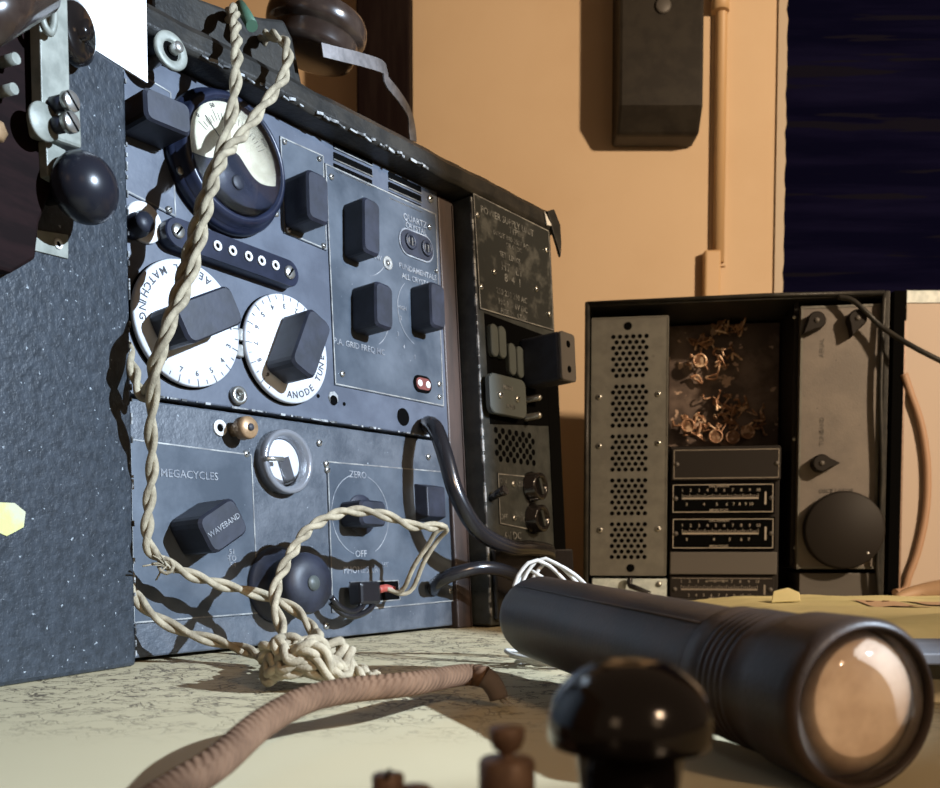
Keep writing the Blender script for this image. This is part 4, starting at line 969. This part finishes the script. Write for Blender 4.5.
cable(pts, .0062, 'tan_cable', 'pinkcable', 'tan rubber cable curving down in front of the off-white board', 'cable', base=pts[-1])

# ================================================================== SILKS, BOOKLET (right table)
def sheet(corners, nx, ny, h, th, seed, name, m, label, cat, amp=.004):
    mb = MB(); g0 = []; g1 = []
    for j in range(ny+1):
        r0, r1 = [], []
        for i in range(nx+1):
            s_, t = i/nx, j/ny
            p = corners[0]*(1-s_)*(1-t)+corners[1]*s_*(1-t)+corners[2]*s_*t+corners[3]*(1-s_)*t
            e_ = min(s_, 1-s_, t, 1-t)*8; e_ = min(1, e_)
            z = h(s_, t) if callable(h) else h
            z = z*(.35+.65*e_) + amp*(noise.noise(V((p.x*14, p.y*14, seed)))+.5)*e_
            jx = .004*noise.noise(V((p.x*30, p.y*30, seed+9)))
            r1.append(mb.bm.verts.new((p.x+jx, p.y+jx, max(z, th)+.0))); r0.append(mb.bm.verts.new((p.x+jx, p.y+jx, max(z-th, .0002))))
        g0.append(r0); g1.append(r1)
    for j in range(ny):
        for i in range(nx):
            f = mb.bm.faces.new((g1[j][i], g1[j][i+1], g1[j+1][i+1], g1[j+1][i])); f.smooth = True
            mb.bm.faces.new((g0[j][i], g0[j+1][i], g0[j+1][i+1], g0[j][i+1]))
    for j in range(ny):
        mb.bm.faces.new((g0[j][0], g1[j][0], g1[j+1][0], g0[j+1][0])); mb.bm.faces.new((g0[j][nx], g0[j+1][nx], g1[j+1][nx], g1[j][nx]))
    for i in range(nx):
        mb.bm.faces.new((g0[0][i], g0[0][i+1], g1[0][i+1], g1[0][i])); mb.bm.faces.new((g0[ny][i], g1[ny][i], g1[ny][i+1], g0[ny][i+1]))
    o = mb.build(name, m); return tag(o, label, cat), corners
s1o, cs_ = sheet([V((.16, .66, 0)), V((.80, .62, 0)), V((1.00, 1.18, 0)), V((.24, 1.22, 0))], 60, 60, .020, .012, 2, 'silk_map', 'silk', 'yellow-green printed silk map spread over the table before the open case', 'map', .006)
def zs(x, y): return .020+.006*(noise.noise(V((x*14, y*14, 2)))+.5)
# printed cells on the silk
pm = MB(); gm = MB(); dm = MB()
def cell(mb, x, y, w_, h_, dz=.0006):
    g_ = [[mb.bm.verts.new((x+w_*a/6, y+h_*b_/12, zs(x+w_*a/6, y+h_*b_/12)+dz+.0006)) for a in range(7)] for b_ in range(13)]
    for b_ in range(12):
        for a in range(6): mb.bm.faces.new((g_[b_][a], g_[b_][a+1], g_[b_+1][a+1], g_[b_+1][a]))
p0 = T(852, 609, .017); 
for k in range(5):
    cell(pm if k in (0,) else gm if k >= 3 else pm, p0.x+k*.048, p0.y-.10-.01*k, .036, .11)
for a in (.010, .026):
    for b_ in (.02, .08): dm.cyl((p0.x+a, p0.y-.10+b_, zs(p0.x+a, p0.y-.1+b_)+.0014), .0036, .0006, seg=12)
q0 = T(905, 599, .017)
for a in range(4):
    for b_ in (.0, .07): dm.cyl((q0.x+a*.02, q0.y-.05+b_, zs(q0.x+a*.02, q0.y-.05+b_)+.0012), .0034, .0006, seg=12)
a_ = pm.build('pale_print', 'silkprint', s1o); gm.build('green_print', 'silkgreen', s1o); dm.build('print_dots', 'leather', s1o)
fl = MB(); c = T(786, 604, .02)
fl.prism([(-.018, -.010), (.012, -.012), (.014, .0), (.004, .009), (-.012, .006)], 0, .002, Matrix.Rotation(.75, 3, 'X') @ Matrix.Rotation(-.15, 3, 'Y'), (c.x, c.y, zs(c.x, c.y)+.008)); fl.build('folded_corner', 'silk', s1o, bevel=.001)
sheet([V((.19, .50, 0)), V((.55, .44, 0)), V((.62, .62, 0)), V((.20, .63, 0))], 30, 20, .016, .012, 8, 'folded_cloth', 'silk2', 'folded cream cloth on the table just behind the flashlight lens', 'cloth', .006)
b0 = T(912, 668, .019)
bk = thing('booklet', 'blue-grey booklet at the right edge lying on the cream cloth behind the flashlight', 'booklet', base=(b0.x, b0.y, .02))
MB().box((b0.x+.055, b0.y+.012, .0265), (.14, .075, .006)).build('cover', 'booklet', bk, bevel=.001)
MB().box((b0.x+.0565, b0.y+.012, .0265), (.139, .073, .0042)).build('pages', 'paper', bk)
c = T(935, 596, .02); lr = MB(); lr.tube(smoothpath([V((c.x-.05, c.y+.0, .016)), V((c.x-.015, c.y+.01, .022)), V((c.x+.04, c.y, .024)), V((c.x+.11, c.y-.02, .024))], .006), .014, 16, rfn=lambda t: .006+.013*min(1, t*2.2)); 
tag(lr.build('rolled_pouch', 'leather'), 'tan rolled pouch at the far right beyond the silk map', 'pouch')

# ================================================================== LIGHTS
def look(o, t): o.rotation_euler = (V(t)-o.location).to_track_quat('-Z', 'Y').to_euler()
sl = bpy.data.lights.new('hand_lamp', 'SPOT'); so = bpy.data.objects.new('hand_lamp', sl); COL.objects.link(so)
so.location = (1.22, -.02, .72); look(so, (-.24, .63, .20)); sl.energy = 330; sl.color = (.68, .82, 1.0); sl.spot_size = math.radians(30.5); sl.spot_blend = .22; sl.shadow_soft_size = .010
al = bpy.data.lights.new('shaded_room_lamp', 'SPOT'); ao = bpy.data.objects.new('shaded_room_lamp', al); COL.objects.link(ao)
ao.location = (1.50, .02, 1.00); look(ao, (.36, 1.75, .58)); al.energy = 205; al.color = (1.0, .76, .52); al.spot_size = math.radians(66); al.spot_blend = .7; al.shadow_soft_size = .05
for wx, wz, we in ((-1.0, .75, 1.0), (1.05, .80, 1.2)):           # two warm lit openings behind the viewer
    fl_ = bpy.data.lights.new('room_window', 'AREA'); fo = bpy.data.objects.new('room_window', fl_); COL.objects.link(fo)
    fo.location = (wx, -1.6, wz); look(fo, (.1, 1.2, .2)); fl_.shape = 'RECTANGLE'; fl_.size = .40; fl_.size_y = .55; fl_.energy = we; fl_.color = (1.0, .68, .42)
dl_ = bpy.data.lights.new('torch_fill', 'SPOT'); do_ = bpy.data.objects.new('torch_fill', dl_); COL.objects.link(do_)  # added warm fill for the flashlight and morse key, stands for no real lamp
do_.location = (.75, -.75, .75); look(do_, (.24, .46, .02)); dl_.energy = 42; dl_.color = (1.0, .70, .45); dl_.spot_size = math.radians(34); dl_.spot_blend = .8; dl_.shadow_soft_size = .08
cl_ = bpy.data.lights.new('map_fill', 'SPOT'); co_ = bpy.data.objects.new('map_fill', cl_); COL.objects.link(co_)  # added fill spot to brighten the silk map, no fitting hangs there
co_.location = (1.10, .50, .95); look(co_, (.52, .92, .0)); cl_.energy = 20; cl_.color = (1.0, .76, .50); cl_.spot_size = math.radians(50); cl_.spot_blend = .9; cl_.shadow_soft_size = .06
wd = bpy.data.worlds.new('world'); sc.world = wd; wd.use_nodes = True
wd.node_tree.nodes['Background'].inputs[0].default_value = (1.0, .64, .40, 1); wd.node_tree.nodes['Background'].inputs[1].default_value = .115

sc.view_settings.view_transform = 'Standard'; sc.view_settings.look = 'None'; sc.view_settings.gamma = 1; sc.view_settings.exposure = 0
sc.view_settings.use_curve_mapping = False
for o in sc.objects:
    if 'ofs' in o: del o['ofs']
